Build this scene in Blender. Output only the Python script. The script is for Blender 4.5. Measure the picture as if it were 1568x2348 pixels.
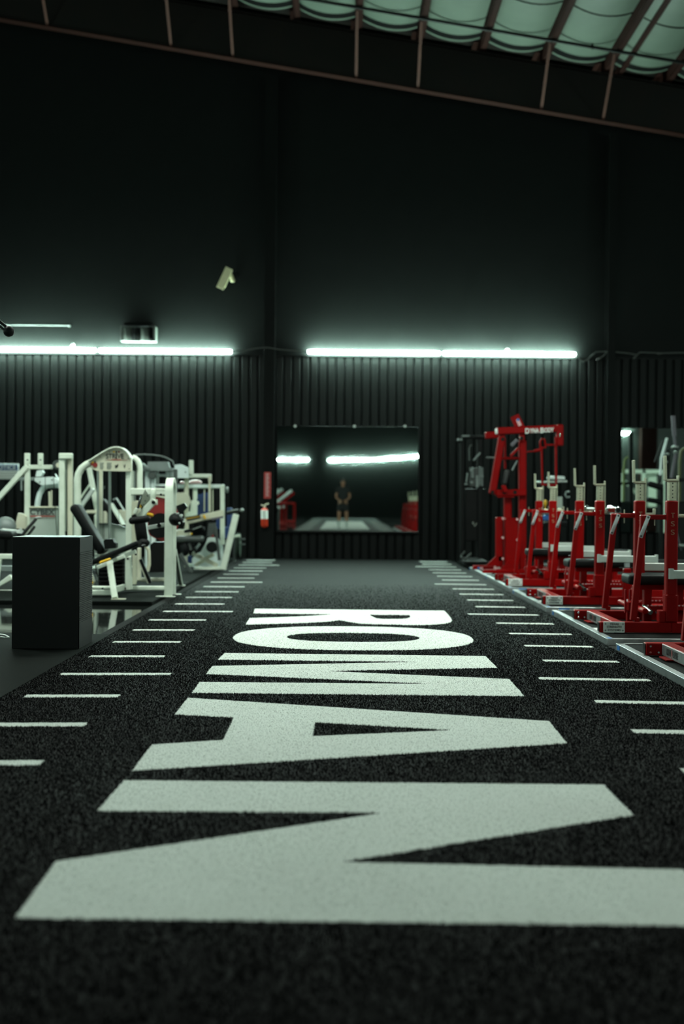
import bpy, bmesh, math, random
import numpy as np
from mathutils import Vector, Matrix, Euler
from mathutils.geometry import tessellate_polygon

random.seed(7); rng = np.random.default_rng(7)
for o in list(bpy.data.objects): bpy.data.objects.remove(o)
SC = bpy.context.scene
COL = SC.collection

# ------------------------------------------------------------------ camera
FPX = 50.0 / 36.0 * 2348.0
ROLL = math.radians(0.5)
ROT = (Matrix.Rotation(1.8 / FPX, 3, 'Z') @ Matrix.Rotation(math.pi / 2 - math.atan(25 / FPX), 3, 'X')
       @ Matrix.Rotation(ROLL, 3, 'Z'))
EYE = Vector((0, 0, 1.0))
cam = bpy.data.cameras.new('camera'); cam_o = bpy.data.objects.new('camera', cam); COL.objects.link(cam_o)
cam_o.matrix_world = Matrix.Translation(EYE) @ ROT.to_4x4()
cam.sensor_fit = 'VERTICAL'; cam.sensor_height = 36; cam.sensor_width = 36; cam.lens = 50
cam.clip_start = 0.05; cam.clip_end = 300
cam.dof.use_dof = True; cam.dof.focus_distance = 8.2; cam.dof.aperture_fstop = 2.0
SC.camera = cam_o
# ------------------------------------------------------------------ world, exposure
w = bpy.data.worlds.new('night'); SC.world = w; w.use_nodes = True
w.node_tree.nodes['Background'].inputs[0].default_value = (0.6, 0.8, 0.75, 1)
w.node_tree.nodes['Background'].inputs[1].default_value = 0.0005
SC.view_settings.view_transform = 'Standard'; SC.view_settings.look = 'None'
SC.view_settings.gamma = 1; SC.view_settings.use_curve_mapping = False
SC.view_settings.exposure = 0.0
SC.cycles.max_bounces = 8; SC.cycles.glossy_bounces = 5; SC.cycles.diffuse_bounces = 3
SC.cycles.sample_clamp_indirect = 3.0; SC.cycles.caustics_reflective = False
TUBE_COL = (0.70, 1.0, 0.87); TUBE_E = 430.0         # wall tubes
FILL_COL = (0.88, 1.0, 0.90); FILL_E = 375.0           # added fill lamps
# fill lamps added to light the hall, all above or behind the frame (x, y, z)
FILLS = [(-3.3, 13.2, 6.35), (3.3, 13.2, 6.3), (0.0, 13.2, 6.4), (-4.8, 11.2, 6.2), (4.8, 11.2, 6.0), (0.0, -7.5, 6.2),
        (-4.2, -13.0, 6.2), (4.2, -13.0, 6.0), (0.0, -14.0, 6.2), (0.0, -20.0, 6.2)]


def A(x, y, Y=None, z=None):
    """photo pixel -> point of the hall at depth Y (or at height z)."""
    d = ROT @ Vector((x - 784.0, 1174.0 - y, -FPX))
    t = Y / d.y if Y is not None else (z - EYE.z) / d.z
    return EYE + d * t

# ------------------------------------------------------------------ materials
MATS = {}
def mat(name, col, rough=0.5, metal=0.0, emit=None, es=0.0, spec=0.5, noise=None, bump=None, coat=0.0):
    m = bpy.data.materials.new(name); m.use_nodes = True; nt = m.node_tree
    b = nt.nodes['Principled BSDF']
    b.inputs['Base Color'].default_value = (*col, 1); b.inputs['Roughness'].default_value = rough
    b.inputs['Metallic'].default_value = metal; b.inputs['Specular IOR Level'].default_value = spec
    b.inputs['Coat Weight'].default_value = coat
    if emit:
        b.inputs['Emission Color'].default_value = (*emit, 1); b.inputs['Emission Strength'].default_value = es
    if noise or bump:
        tc = nt.nodes.new('ShaderNodeTexCoord')
    if noise:                                   # (scale, colour b, amount lo, hi)
        n = nt.nodes.new('ShaderNodeTexNoise'); n.inputs['Scale'].default_value = noise[0]; n.inputs['Detail'].default_value = 6
        r = nt.nodes.new('ShaderNodeValToRGB'); r.color_ramp.elements[0].position = noise[2]; r.color_ramp.elements[1].position = noise[3]
        r.color_ramp.elements[0].color = (*col, 1); r.color_ramp.elements[1].color = (*noise[1], 1)
        nt.links.new(tc.outputs['Object'], n.inputs['Vector']); nt.links.new(n.outputs['Fac'], r.inputs[0])
        nt.links.new(r.outputs[0], b.inputs['Base Color'])
    if bump:                                    # (scale, strength, distance)
        n = nt.nodes.new('ShaderNodeTexNoise'); n.inputs['Scale'].default_value = bump[0]; n.inputs['Detail'].default_value = 4
        p = nt.nodes.new('ShaderNodeBump'); p.inputs['Strength'].default_value = bump[1]; p.inputs['Distance'].default_value = bump[2]
        nt.links.new(tc.outputs['Object'], n.inputs['Vector']); nt.links.new(n.outputs['Fac'], p.inputs['Height'])
        nt.links.new(p.outputs[0], b.inputs['Normal'])
    MATS[name] = m; return m

mat('white', (0.62, 0.68, 0.58), 0.38, noise=(9, (0.52, 0.58, 0.48), 0.4, 0.8))
mat('cream', (0.52, 0.52, 0.40), 0.45, noise=(6, (0.45, 0.45, 0.34), 0.4, 0.8))
mat('cool_white', (0.60, 0.68, 0.66), 0.35, noise=(7, (0.52, 0.6, 0.57), 0.4, 0.8))
mat('shroud', (0.36, 0.42, 0.37), 0.5, noise=(5, (0.32, 0.37, 0.32), 0.4, 0.8))
mat('grey', (0.16, 0.19, 0.18), 0.45, noise=(8, (0.12, 0.15, 0.14), 0.4, 0.8))
mat('dark_grey', (0.045, 0.055, 0.05), 0.45, noise=(8, (0.035, 0.042, 0.04), 0.4, 0.8))
mat('diamond_plate', (0.17, 0.19, 0.15), 0.4, 0.4, noise=(160, (0.24, 0.26, 0.21), 0.45, 0.55))
mat('black', (0.0038, 0.0042, 0.0042), 0.48, spec=.13, noise=(12, (0.0055, 0.006, 0.0055), 0.4, 0.8))
mat('vinyl', (0.0050, 0.0058, 0.0058), 0.52, spec=.11, bump=(180, 0.08, 0.002))
mat('rubber_grip', (0.010, 0.010, 0.010), 0.6, bump=(240, 0.1, 0.002))
mat('red', (0.205, 0.0003, 0.0003), 0.42, spec=0.10, noise=(7, (0.17, 0.0003, 0.0003), 0.4, 0.8), bump=(400, 0.03, 0.001))
mat('cam_red', (0.20, 0.008, 0.008), 0.5, noise=(7, (0.17, 0.006, 0.006), 0.4, 0.8))
mat('yellow', (0.75, 0.43, 0.01), 0.4, noise=(9, (0.66, 0.36, 0.01), 0.4, 0.8))
mat('blue', (0.004, 0.028, 0.125), 0.45, noise=(6, (0.003, 0.02, 0.095), 0.4, 0.8))
mat('bright_blue', (0.01, 0.13, 0.42), 0.4, noise=(9, (0.01, 0.1, 0.36), 0.4, 0.8))
mat('pink', (0.60, 0.36, 0.36), 0.4, noise=(9, (0.5, 0.3, 0.3), 0.4, 0.8))
mat('green_plate', (0.03, 0.05, 0.033), 0.6, noise=(9, (0.02, 0.04, 0.025), 0.4, 0.8))
mat('olive', (0.09, 0.10, 0.03), 0.5, noise=(9, (0.07, 0.08, 0.025), 0.4, 0.8))
mat('chrome', (0.62, 0.66, 0.64), 0.13, 1.0, bump=(60, 0.02, 0.002))
mat('steel', (0.36, 0.40, 0.37), 0.32, 0.9, bump=(90, 0.05, 0.002))
mat('zinc', (0.50, 0.48, 0.36), 0.34, 0.85, noise=(40, (0.40, 0.38, 0.28), 0.4, 0.7))
mat('aluminium', (0.36, 0.385, 0.385), 0.40, 0.9, noise=(14, (0.25, 0.27, 0.27), 0.4, 0.7), bump=(50, 0.06, 0.002))
mat('silver_paint', (0.44, 0.49, 0.45), 0.42, 0.1, noise=(12, (0.38, 0.43, 0.39), 0.4, 0.8))
mat('link_silver', (0.50, 0.54, 0.54), 0.36, 0.5, noise=(30, (0.42, 0.46, 0.46), 0.4, 0.8))
mat('label_white', (0.66, 0.70, 0.66), 0.5, noise=(9, (0.6, 0.64, 0.6), 0.4, 0.8))
mat('label_blue', (0.01, 0.14, 0.42), 0.4, noise=(9, (0.01, 0.12, 0.38), 0.4, 0.8))
mat('notice_blue', (0.018, 0.06, 0.16), 0.4, noise=(9, (0.015, 0.05, 0.14), 0.4, 0.8))
mat('ink', (0.012, 0.014, 0.013), 0.5, noise=(30, (0.02, 0.02, 0.02), 0.4, 0.8))
mat('ink_grey', (0.17, 0.19, 0.16), 0.5, noise=(60, (0.28, 0.30, 0.26), 0.4, 0.6))
mat('ink_red', (0.36, 0.05, 0.04), 0.5, noise=(30, (0.3, 0.04, 0.03), 0.4, 0.8))
mat('sign_red', (0.42, 0.03, 0.025), 0.4, noise=(9, (0.36, 0.025, 0.02), 0.4, 0.8))
mat('ext_red', (0.45, 0.03, 0.008), 0.3, noise=(9, (0.38, 0.025, 0.008), 0.4, 0.8))
mat('etched', (0.30, 0.16, 0.09), 0.5, 0.0, noise=(30, (0.24, 0.12, 0.065), 0.4, 0.8))
mat('wall_paint', (0.0042, 0.0053, 0.0049), 0.66, spec=0.10, noise=(3, (0.0033, 0.0042, 0.0039), 0.35, 0.75), bump=(260, 0.05, 0.002))
mat('panel_paint', (0.0042, 0.0052, 0.0048), 0.5, spec=0.11, noise=(2.5, (0.0033, 0.0041, 0.0038), 0.35, 0.75), bump=(120, 0.03, 0.002))
mat('floor_polished', (0.010, 0.012, 0.011), 0.045, spec=0.5, noise=(1.5, (0.016, 0.018, 0.017), 0.4, 0.7), bump=(1.7, 0.05, 0.02))
mat('rubber', (0.0036, 0.0046, 0.0040), 0.8, spec=0.03, noise=(330, (0.034, 0.048, 0.038), 0.60, 0.72), bump=(300, 0.25, 0.004))
mat('platform_rubber', (0.0060, 0.0062, 0.0061), 0.8, spec=0.05, noise=(320, (0.022, 0.023, 0.0225), 0.55, 0.68), bump=(260, 0.3, 0.004))
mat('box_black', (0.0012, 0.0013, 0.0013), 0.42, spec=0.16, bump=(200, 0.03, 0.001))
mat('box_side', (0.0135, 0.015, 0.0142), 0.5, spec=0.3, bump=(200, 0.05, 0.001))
mat('rust', (0.019, 0.0052, 0.0033), 0.7, spec=.12, noise=(5, (0.013, 0.0038, 0.0026), 0.35, 0.75))
mat('rafter_paint', (0.0065, 0.0040, 0.0030), 0.65, spec=.2, noise=(3, (0.0042, 0.0034, 0.0027), 0.35, 0.75))
mat('rust_light', (0.072, 0.031, 0.024), 0.7, spec=.15, noise=(8, (0.052, 0.023, 0.018), 0.35, 0.75))
mat('insulation', (0.100, 0.132, 0.102), 0.5, noise=(2.2, (0.084, 0.112, 0.087), 0.35, 0.75), bump=(9, 0.12, 0.02))
mat('camera_beige', (0.60, 0.57, 0.34), 0.5, noise=(20, (0.54, 0.51, 0.3), 0.4, 0.8))
mat('vent_white', (0.045, 0.054, 0.046), 0.5, noise=(20, (0.035, 0.042, 0.036), 0.4, 0.8))
mat('cable_grey', (0.07, 0.075, 0.07), 0.5, noise=(20, (0.05, 0.055, 0.05), 0.4, 0.8))
mat('mirror_glass', (0.74, 0.84, 0.79), 0.012, 1.0, bump=(0.7, 0.004, 0.01))
mat('strap', (0.10, 0.095, 0.11), 0.7, noise=(30, (0.08, 0.075, 0.09), 0.4, 0.8))
mat('tube_light', (0.9, 1, 0.95), 0.4, emit=TUBE_COL, es=TUBE_E, noise=(3, (0.86, 0.97, 0.92), 0.4, 0.8))
mat('fill_glow', (0.9, 1, 0.95), 0.4, emit=FILL_COL, es=FILL_E, noise=(3, (0.86, 0.97, 0.92), 0.4, 0.8))
mat('skin', (0.36, 0.17, 0.10), 0.5, noise=(14, (0.32, 0.145, 0.085), 0.4, 0.7))
mat('hair', (0.018, 0.011, 0.007), 0.6, bump=(120, 0.4, 0.004))
mat('cloth_black', (0.010, 0.010, 0.011), 0.85, bump=(150, 0.3, 0.003))
mat('cloth_white', (0.55, 0.58, 0.55), 0.85, bump=(150, 0.3, 0.003))
mat('eye_white', (0.6, 0.6, 0.58), 0.3, noise=(30, (0.5, 0.5, 0.48), 0.4, 0.8))

def turf_mat(name, ca, cb, rough, lo, hi, spec):
    m = mat(name, ca, rough, spec=spec, noise=(230, cb, lo, hi), bump=(240, 0.4, 0.005)); return m
turf_mat('turf_black', (0.0018, 0.0021, 0.0020), (0.0042, 0.0047, 0.0046), 0.72, 0.52, 0.72, 0.07)
turf_mat('turf_white', (0.70, 0.74, 0.69), (0.62, 0.66, 0.61), 0.7, 0.40, 0.62, 0.25)
mat('blade_black', (0.0019, 0.0021, 0.0021), 0.6, spec=0.02, noise=(60, (0.0009, 0.0010, 0.0010), 0.4, 0.6))
mat('blade_white', (0.74, 0.78, 0.73), 0.6, noise=(60, (0.66, 0.70, 0.65), 0.4, 0.6))

# ------------------------------------------------------------------ mesh kit
ZFLOOR = [None]
ORIG = {}                                        # world origin of every root / part
class MB:
    def __init__(s): s.v = []; s.f = []
    def add(s, vs, fs):
        n = len(s.v); zf = ZFLOOR[0]; s.v += [tuple(p) if zf is None or p[2] >= zf else (p[0], p[1], zf) for p in vs]; s.f += [tuple(i + n for i in f) for f in fs]; return s
    def box(s, c, d, R=None):
        x, y, z = (q / 2 for q in d); c = Vector(c)
        P = [Vector((sx * x, sy * y, sz * z)) for sz in (-1, 1) for sx, sy in ((-1, -1), (1, -1), (1, 1), (-1, 1))]
        if R is not None: P = [R @ p for p in P]
        return s.add([c + p for p in P], [(3, 2, 1, 0), (4, 5, 6, 7), (0, 1, 5, 4), (1, 2, 6, 5), (2, 3, 7, 6), (3, 0, 4, 7)])
    def b2(s, x0, x1, y0, y1, z0, z1):
        return s.bar(((x0 + x1) / 2, (y0 + y1) / 2, z0), ((x0 + x1) / 2, (y0 + y1) / 2, z1), x1 - x0, y1 - y0)
    def bar(s, p0, p1, w, d, up=(0, 1, 0), ch=0.1, seg=1):
        """rectangular tube of width w and depth d (along up), with rounded long edges and ends."""
        p0 = Vector(p0); p1 = Vector(p1); ax = (p1 - p0); L = ax.length; ax.normalize(); up = Vector(up)
        if abs(ax.dot(up)) > 0.97: up = Vector((0, 0, 1)) if abs(ax.z) < 0.9 else Vector((1, 0, 0))
        sd = ax.cross(up).normalized(); up = sd.cross(ax).normalized()
        r = min(w, d) * ch; e = min(r, L * 0.3); prof = []
        for cx, cy, a0 in ((1, 1, 0), (-1, 1, 90), (-1, -1, 180), (1, -1, 270)):
            for k in range(seg + 1):
                a = math.radians(a0 + 90 * k / seg)
                prof.append((cx * (w / 2 - r) + r * math.cos(a), cy * (d / 2 - r) + r * math.sin(a)))
        n = len(prof); V = []; F = []; loops = []
        st = [(j / seg) for j in range(seg + 1)]
        for j in st: loops.append((e * (1 - math.cos(j * math.pi / 2)), r * (1 - math.sin(j * math.pi / 2))))
        for t, ins in loops + [(L - t, ins) for t, ins in reversed(loops)]:
            fx = (w - 2 * ins) / w; fy = (d - 2 * ins) / d
            V += [p0 + ax * t + sd * (a * fx) + up * (b * fy) for a, b in prof]
        m = 2 * len(loops)
        for k in range(m - 1):
            for i in range(n): F.append((k * n + i, k * n + (i + 1) % n, (k + 1) * n + (i + 1) % n, (k + 1) * n + i))
        F.append(tuple(reversed(range(n)))); F.append(tuple((m - 1) * n + i for i in range(n)))
        return s.add(V, F)
    def tube(s, pts, r, n=10, closed=False):
        pts = [Vector(p) for p in pts]; rs = r if isinstance(r, (list, tuple)) else [r] * len(pts); V = []; F = []
        t0 = (pts[1] - pts[0]).normalized(); u = t0.orthogonal().normalized()
        for i, p in enumerate(pts):
            a = pts[max(i - 1, 0)]; b = pts[min(i + 1, len(pts) - 1)]; t = (b - a).normalized()
            u = (u - t * u.dot(t)).normalized(); v = t.cross(u)
            V += [p + (u * math.cos(2 * math.pi * k / n) + v * math.sin(2 * math.pi * k / n)) * rs[i] for k in range(n)]
        for i in range(len(pts) - 1):
            for k in range(n): F.append((i * n + k, i * n + (k + 1) % n, (i + 1) * n + (k + 1) % n, (i + 1) * n + k))
        F.append(tuple(reversed(range(n)))); F.append(tuple((len(pts) - 1) * n + k for k in range(n)))
        return s.add(V, F)
    def rod(s, p0, p1, r, n=12, ch=0.15):
        p0 = Vector(p0); p1 = Vector(p1); L = (p1 - p0).length; d = (p1 - p0) / L; e = min(r * ch, L * .3)
        return s.tube([p0, p0 + d * e, p1 - d * e, p1], [r * (1 - ch), r, r, r * (1 - ch)], n)
    def capsule(s, p0, p1, r, n=14):
        p0 = Vector(p0); p1 = Vector(p1); L = (p1 - p0).length; d = (p1 - p0) / L; P = []; R = []
        for k in range(5):
            a = math.pi / 2 * k / 4; P.append(p0 + d * r * (1 - math.cos(a)) * .9); R.append(max(r * math.sin(a), r * .02))
        for k in range(5):
            a = math.pi / 2 * (1 - k / 4); P.append(p1 - d * r * (1 - math.cos(a)) * .9); R.append(max(r * math.sin(a), r * .02))
        return s.tube(P, R, n)
    def ell(s, c, R, nu=16, nv=10):
        c = Vector(c); V = [c + Vector((0, 0, R[2]))]; F = []
        for j in range(1, nv):
            a = math.pi * j / nv
            V += [c + Vector((R[0] * math.sin(a) * math.cos(2 * math.pi * k / nu), R[1] * math.sin(a) * math.sin(2 * math.pi * k / nu), R[2] * math.cos(a))) for k in range(nu)]
        V.append(c - Vector((0, 0, R[2])))
        for k in range(nu): F.append((0, 1 + k, 1 + (k + 1) % nu))
        for j in range(nv - 2):
            for k in range(nu): F.append((1 + j * nu + k, 1 + (j + 1) * nu + k, 1 + (j + 1) * nu + (k + 1) % nu, 1 + j * nu + (k + 1) % nu))
        e = len(V) - 1
        for k in range(nu): F.append((e, e - nu + (k + 1) % nu, e - nu + k))
        return s.add(V, F)
    def prism(s, pts, ext, holes=()):
        """flat polygon (3D points, optional holes) thickened by the vector ext."""
        ext = Vector(ext); loops = [[Vector(p) for p in pts]] + [[Vector(p) for p in h] for h in holes]
        tri = tessellate_polygon(loops); flat = [p for l in loops for p in l]; n = len(flat)
        V = flat + [p + ext for p in flat]; F = []
        for t in tri: F.append(tuple(t)); F.append(tuple(i + n for i in reversed(t)))
        o = 0
        for l in loops:
            k = len(l)
            for i in range(k): F.append((o + i, o + (i + 1) % k, o + (i + 1) % k + n, o + i + n))
            o += k
        return s.add(V, F)
    # ---- the same shapes between points read off the photo, at their depth in the hall
    def pb(s, x0, y0, x1, y1, Y, wpx, d, Y1=None, ch=0.12, seg=1):
        return s.bar(A(x0, y0, Y), A(x1, y1, Y1 or Y), wpx * Y / FPX, d, ch=ch, seg=seg)
    def pr(s, x0, y0, x1, y1, Y, rpx, Y1=None, n=12, cap=False):
        f = s.capsule if cap else s.rod
        return f(A(x0, y0, Y), A(x1, y1, Y1 or Y), rpx * Y / FPX, n)
    def pp(s, pts, Y, d, holes=()):
        return s.prism([A(x, y, Y) for x, y in pts], (0, d, 0), [[A(x, y, Y) for x, y in h] for h in holes])
    def pt(s, pts, Y, rpx, n=10, Ys=None):
        return s.tube([A(x, y, Ys[i] if Ys else Y) for i, (x, y) in enumerate(pts)], rpx * Y / FPX, n)
    def pq(s, x0, y0, x1, y1, Y, d):             # upright rectangle
        return s.pb((x0 + x1) / 2, y1, (x0 + x1) / 2, y0, Y + d / 2, abs(x1 - x0), d)
    def disc(s, x, y, Y, rpx, d, n=24, sq=1.0):
        r = rpx * Y / FPX; c = A(x, y, Y)
        return s.prism([c + Vector((r * math.cos(2 * math.pi * k / n) * sq, 0, r * math.sin(2 * math.pi * k / n))) for k in range(n)], (0, d, 0))
    def out(s, name, m, parent=None, label=None, kind=None, smooth=35):
        me = bpy.data.meshes.new(name); off = ORIG.get(parent, Vector((0, 0, 0))) if parent else Vector((0, 0, 0))
        me.from_pydata([(x - off.x, y - off.y, z - off.z) for x, y, z in s.v], [], s.f)
        bm = bmesh.new(); bm.from_mesh(me); bmesh.ops.recalc_face_normals(bm, faces=bm.faces); bm.to_mesh(me); bm.free()
        if smooth:
            me.polygons.foreach_set('use_smooth', [True] * len(me.polygons)); me.set_sharp_from_angle(angle=math.radians(smooth))
        me.materials.append(MATS[m] if isinstance(m, str) else m)
        o = bpy.data.objects.new(name, me); COL.objects.link(o)
        if parent: o.parent = parent
        ORIG[o] = off
        if label: o['label'] = label
        if kind: o['kind'] = kind
        return o

def thing(name, label, cat, loc, group=None):
    o = bpy.data.objects.new(name, None); o.empty_display_size = 0.1; COL.objects.link(o)
    loc = Vector(loc)
    if ZFLOOR[0] is not None and loc.z < 1.0: loc.z = ZFLOOR[0]
    o.location = loc; ORIG[o] = Vector(loc); o['label'] = label; o['category'] = cat
    if group: o['group'] = group
    return o
def tag(o, label, cat, group=None):
    o['label'] = label; o['category'] = cat
    if group: o['group'] = group
    return o
def dup(root, loc, label=None, skip=()):
    r = root.copy(); COL.objects.link(r); r.location = loc
    if label: r['label'] = label
    for c in list(root.children):
        if c in skip: continue
        k = c.copy(); COL.objects.link(k); k.parent = r
        for g in list(c.children):
            q = g.copy(); COL.objects.link(q); q.parent = k
    return r

def text(name, s, origin, ux, uy, width, height, m, parent, depth=0.002, bold=0.0, label=None, space=1.0):
    """lettering as thin solid letters: origin = lower left corner, ux/uy = directions."""
    cu = bpy.data.curves.new(name, 'FONT'); cu.body = s; cu.extrude = 0.02; cu.offset = bold; cu.space_character = space
    t = bpy.data.objects.new(name, cu); COL.objects.link(t)
    me = bpy.data.meshes.new_from_object(t.evaluated_get(bpy.context.evaluated_depsgraph_get()))
    bpy.data.objects.remove(t); bpy.data.curves.remove(cu)
    co = np.array([v.co for v in me.vertices]); lo = co.min(0); hi = co.max(0)
    q = (co - lo) / np.maximum(hi - lo, 1e-6)
    ux = Vector(ux).normalized(); uy = Vector(uy).normalized(); n = ux.cross(uy); O = Vector(origin)
    b = MB(); b.add([O + ux * (width * a) + uy * (height * c) + n * (depth * e) for a, c, e in q], [tuple(p.vertices) for p in me.polygons])
    bpy.data.meshes.remove(me)
    return b.out(name, m, parent, label, smooth=0)
X3, Y3, Z3 = Vector((1, 0, 0)), Vector((0, 1, 0)), Vector((0, 0, 1))
def ptext(name, s, x0, y0, x1, y1, Y, m, parent, bold=0.0, space=1.0):
    a = A(x0, y1, Y); k = Y / FPX
    return text(name, s, a, X3, Z3, (x1 - x0) * k, (y1 - y0) * k, m, parent, 0.003, bold, space=space)

# ------------------------------------------------------------------ the hall
YW = 24.3                                        # back wall
XL, XR, YF = -11.0, 12.5, -42.0
def roof_z(x):                                   # underside of the purlins
    return RZ0 - (x - RX0) * RS if x > RIDGE else RZ0 - (RIDGE - RX0) * RS - (RIDGE - x) * RS
_p = A(800, 181, 23.6); _q = A(1378, 279, 23.6)
RS = -(_q.z - _p.z) / (_q.x - _p.x); RX0 = _p.x; FL0 = _p.z; RZ0 = FL0 + 0.80; RIDGE = -7.5

fl = MB().box((0.75, (YW + YF) / 2, -0.05), (XR - XL, YW - YF, 0.1)).out('floor', 'floor_polished', kind='structure', smooth=0)
wb = MB().box((0.75, YW + 0.1, 4.7), (XR - XL, 0.2, 9.4)).out('wall_back', 'wall_paint', kind='structure', smooth=0)
ZP = 3.46                                        # top of the ribbed sheets
pitch = 0.147
def sheet(x0, n=6):
    pts = []
    for i in range(n):
        a = x0 + i * pitch
        pts += [(a, 0.0), (a + .016, -.034), (a + .022, -.038), (a + .116, -.038), (a + .122, -.034), (a + .138, 0.0)]
    pts.append((x0 + n * pitch, 0.0))
    b = MB(); V = []; F = []
    for (x, d) in pts: V += [(x, YW - 0.012 + d, 0.0), (x, YW - 0.012 + d, ZP)]
    for i in range(len(pts) - 1): F.append((2 * i, 2 * i + 2, 2 * i + 3, 2 * i + 1))
    b.add(V, F); return b
k = 0
first = sheet(0).out('wall_sheet', 'panel_paint', wb, smooth=0)
x = -10.9
while x < XR - 1.0:
    o = first if k == 0 else first.copy()
    if k: COL.objects.link(o); o.parent = wb
    o.location = (x, 0, 0); x += 6 * pitch + 0.003; k += 1
MB().box((0.75, YW - 0.03, ZP + 0.012), (XR - XL, 0.075, 0.03)).out('ledge', 'panel_paint', wb, smooth=0)
MB().box((XL - 0.1, (YW + YF) / 2, 4), (0.2, YW - YF, 8)).out('wall_left', 'wall_paint', kind='structure', smooth=0)
MB().box((XR + 0.1, (YW + YF) / 2, 3.2), (0.2, YW - YF, 6.4)).out('wall_right', 'wall_paint', kind='structure', smooth=0)
MB().box((0.75, YF - 0.1, 4.7), (XR - XL, 0.2, 9.4)).out('wall_front', 'wall_paint', kind='structure', smooth=0)
for n_, (xa, xb) in enumerate((((A(604, 900, 24.1)).x, (A(630, 900, 24.1)).x), ((A(1389, 900, 24.1)).x, (A(1408, 900, 24.1)).x))):
    c = MB(); xm = (xa + xb) / 2; top = roof_z(xm) - 0.85
    c.b2(xa, xb, 24.0, 24.02, 0.0, top); c.b2(xm - .02, xm + .02, 24.02, 24.22, 0.0, top); c.b2(xa, xb, 24.21, 24.225, 0.0, top)
    o = c.out('trim_%d' % (n_ + 1), 'wall_paint', kind='structure')

# roof: deck, purlins, batts of insulation between them, rafter at the back wall
def slab(x0, x1, zf, y0, y1, t=0.12):
    return MB().add([(x, y, zf(x) + dz) for dz in (0, t) for x, y in ((x0, y0), (x1, y0), (x1, y1), (x0, y1))],
                    [(3, 2, 1, 0), (4, 5, 6, 7), (0, 1, 5, 4), (1, 2, 6, 5), (2, 3, 7, 6), (3, 0, 4, 7)])
ce = MB()
for a, b_ in ((XL, RIDGE), (RIDGE, XR)):
    t = slab(a, b_, lambda x: roof_z(x) + 0.32, YF, YW); ce.add(t.v, t.f)
ce = ce.out('ceiling', 'rafter_paint', kind='structure', smooth=0)
PX0 = A(1244, 147, 23.45).x; PS = 142.0 * 23.45 / FPX
def purlin(x, w=0.095):
    b = MB(); z = roof_z(x); y0, y1 = 8.0, YW
    b.b2(x - .012, x + .012, y0, y1, z, z + 0.22); b.b2(x - .012, x + w, y0, y1, z, z + .014); b.b2(x - w, x + .012, y0, y1, z + .206, z + .22)
    return b
px_ = [PX0 + PS * k for k in range(-9, 6)]
for i, x in enumerate(px_): purlin(x).out('purlin', 'rust', ce)
purlin(A(1427, 165, 23.45).x, -0.075).out('purlin', 'rust', ce)
def batt(x0, x1, y0, y1):
    n = 10; V = []; F = []
    for s_ in (0, 1):
        for i in range(n + 1):
            t = i / n; x = x0 + (x1 - x0) * t; z = roof_z(x) + 0.13 - 0.12 * (1 - (2 * t - 1) ** 2) + 0.05 * s_
            V += [(x, y0, z), (x, y1, z)]
    m_ = 2 * (n + 1)
    for i in range(n):
        F.append((2 * i, 2 * i + 1, 2 * i + 3, 2 * i + 2)); F.append((m_ + 2 * i, m_ + 2 * i + 2, m_ + 2 * i + 3, m_ + 2 * i + 1))
        F.append((2 * i, 2 * i + 2, m_ + 2 * i + 2, m_ + 2 * i)); F.append((2 * i + 1, m_ + 2 * i + 1, m_ + 2 * i + 3, 2 * i + 3))
    F.append((0, m_, m_ + 1, 1)); F.append((2 * n, 2 * n + 1, m_ + 2 * n + 1, m_ + 2 * n))
    return MB().add(V, F)
def strap(x0, x1, y):
    return MB().tube([(x0 + (x1 - x0) * i / 8, y, roof_z(x0 + (x1 - x0) * i / 8) + 0.122 - 0.12 * (1 - (i / 4 - 1) ** 2)) for i in range(9)], 0.011, 6)
for i in range(len(px_) - 1):
    a, b_ = px_[i] + 0.03, px_[i + 1] - 0.03
    for y0, y1 in ((23.22, 23.30), (21.05, 22.98), (19.1, 21.03), (17.15, 19.08), (13.0, 17.13)):
        batt(a, b_, y0, y1).out('insulation_batt', 'insulation', ce)
    batt(a, b_, 22.985, 23.215).out('insulation_band', 'black', ce)
    for y in (21.04,):
        strap(a, b_, y).out('strap', 'black', ce)
rf = MB(); yr = 23.62
def along(b, x0, x1, dz, y0, y1, t):
    zf = lambda x: FL0 - (x - RX0) * RS + dz
    s_ = slab(x0, x1, zf, y0, y1, t); b.add(s_.v, s_.f)
rw = MB(); along(rw, RIDGE, XR, 0.02, yr - .008, yr + .008, 0.76); rw.out('rafter_web', 'rafter_paint', ce, smooth=0)
rl = MB(); along(rl, RIDGE, XR, 0.0, yr - .10, yr + .10, 0.018); rl.out('rafter_flange', 'rust', ce, smooth=0)
rt = MB(); along(rt, RIDGE, XR, 0.775, yr - .10, yr + .10, 0.018); rt.out('rafter_flange', 'rafter_paint', ce, smooth=0)
for i, x in enumerate(px_):
    k = i - 9
    if k in (-1, -4 - 1, 1): pass
    if k in (-8, -6, -5, -3, -2, 0, 1):
        z0 = FL0 - (x - RX0) * RS
        MB().bar((x, yr - .06, z0 + .02), (x, yr - 1.02, roof_z(x) + .02), 0.045, 0.012, up=(0, .6, .8)).out('flange_brace', 'rust_light', ce)
MB().tube([(x, 22.35, roof_z(x) - .03) for x in np.linspace(RIDGE, XR, 12)], 0.028, 8).out('conduit', 'black', ce)
_p = A(1358, 106, 22.35)
MB().rod(_p - Z3 * .05, _p + Z3 * .04, .018).ell(_p + Z3 * .05, (.035, .035, .015)).out('sprinkler_head', 'black', ce)

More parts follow.
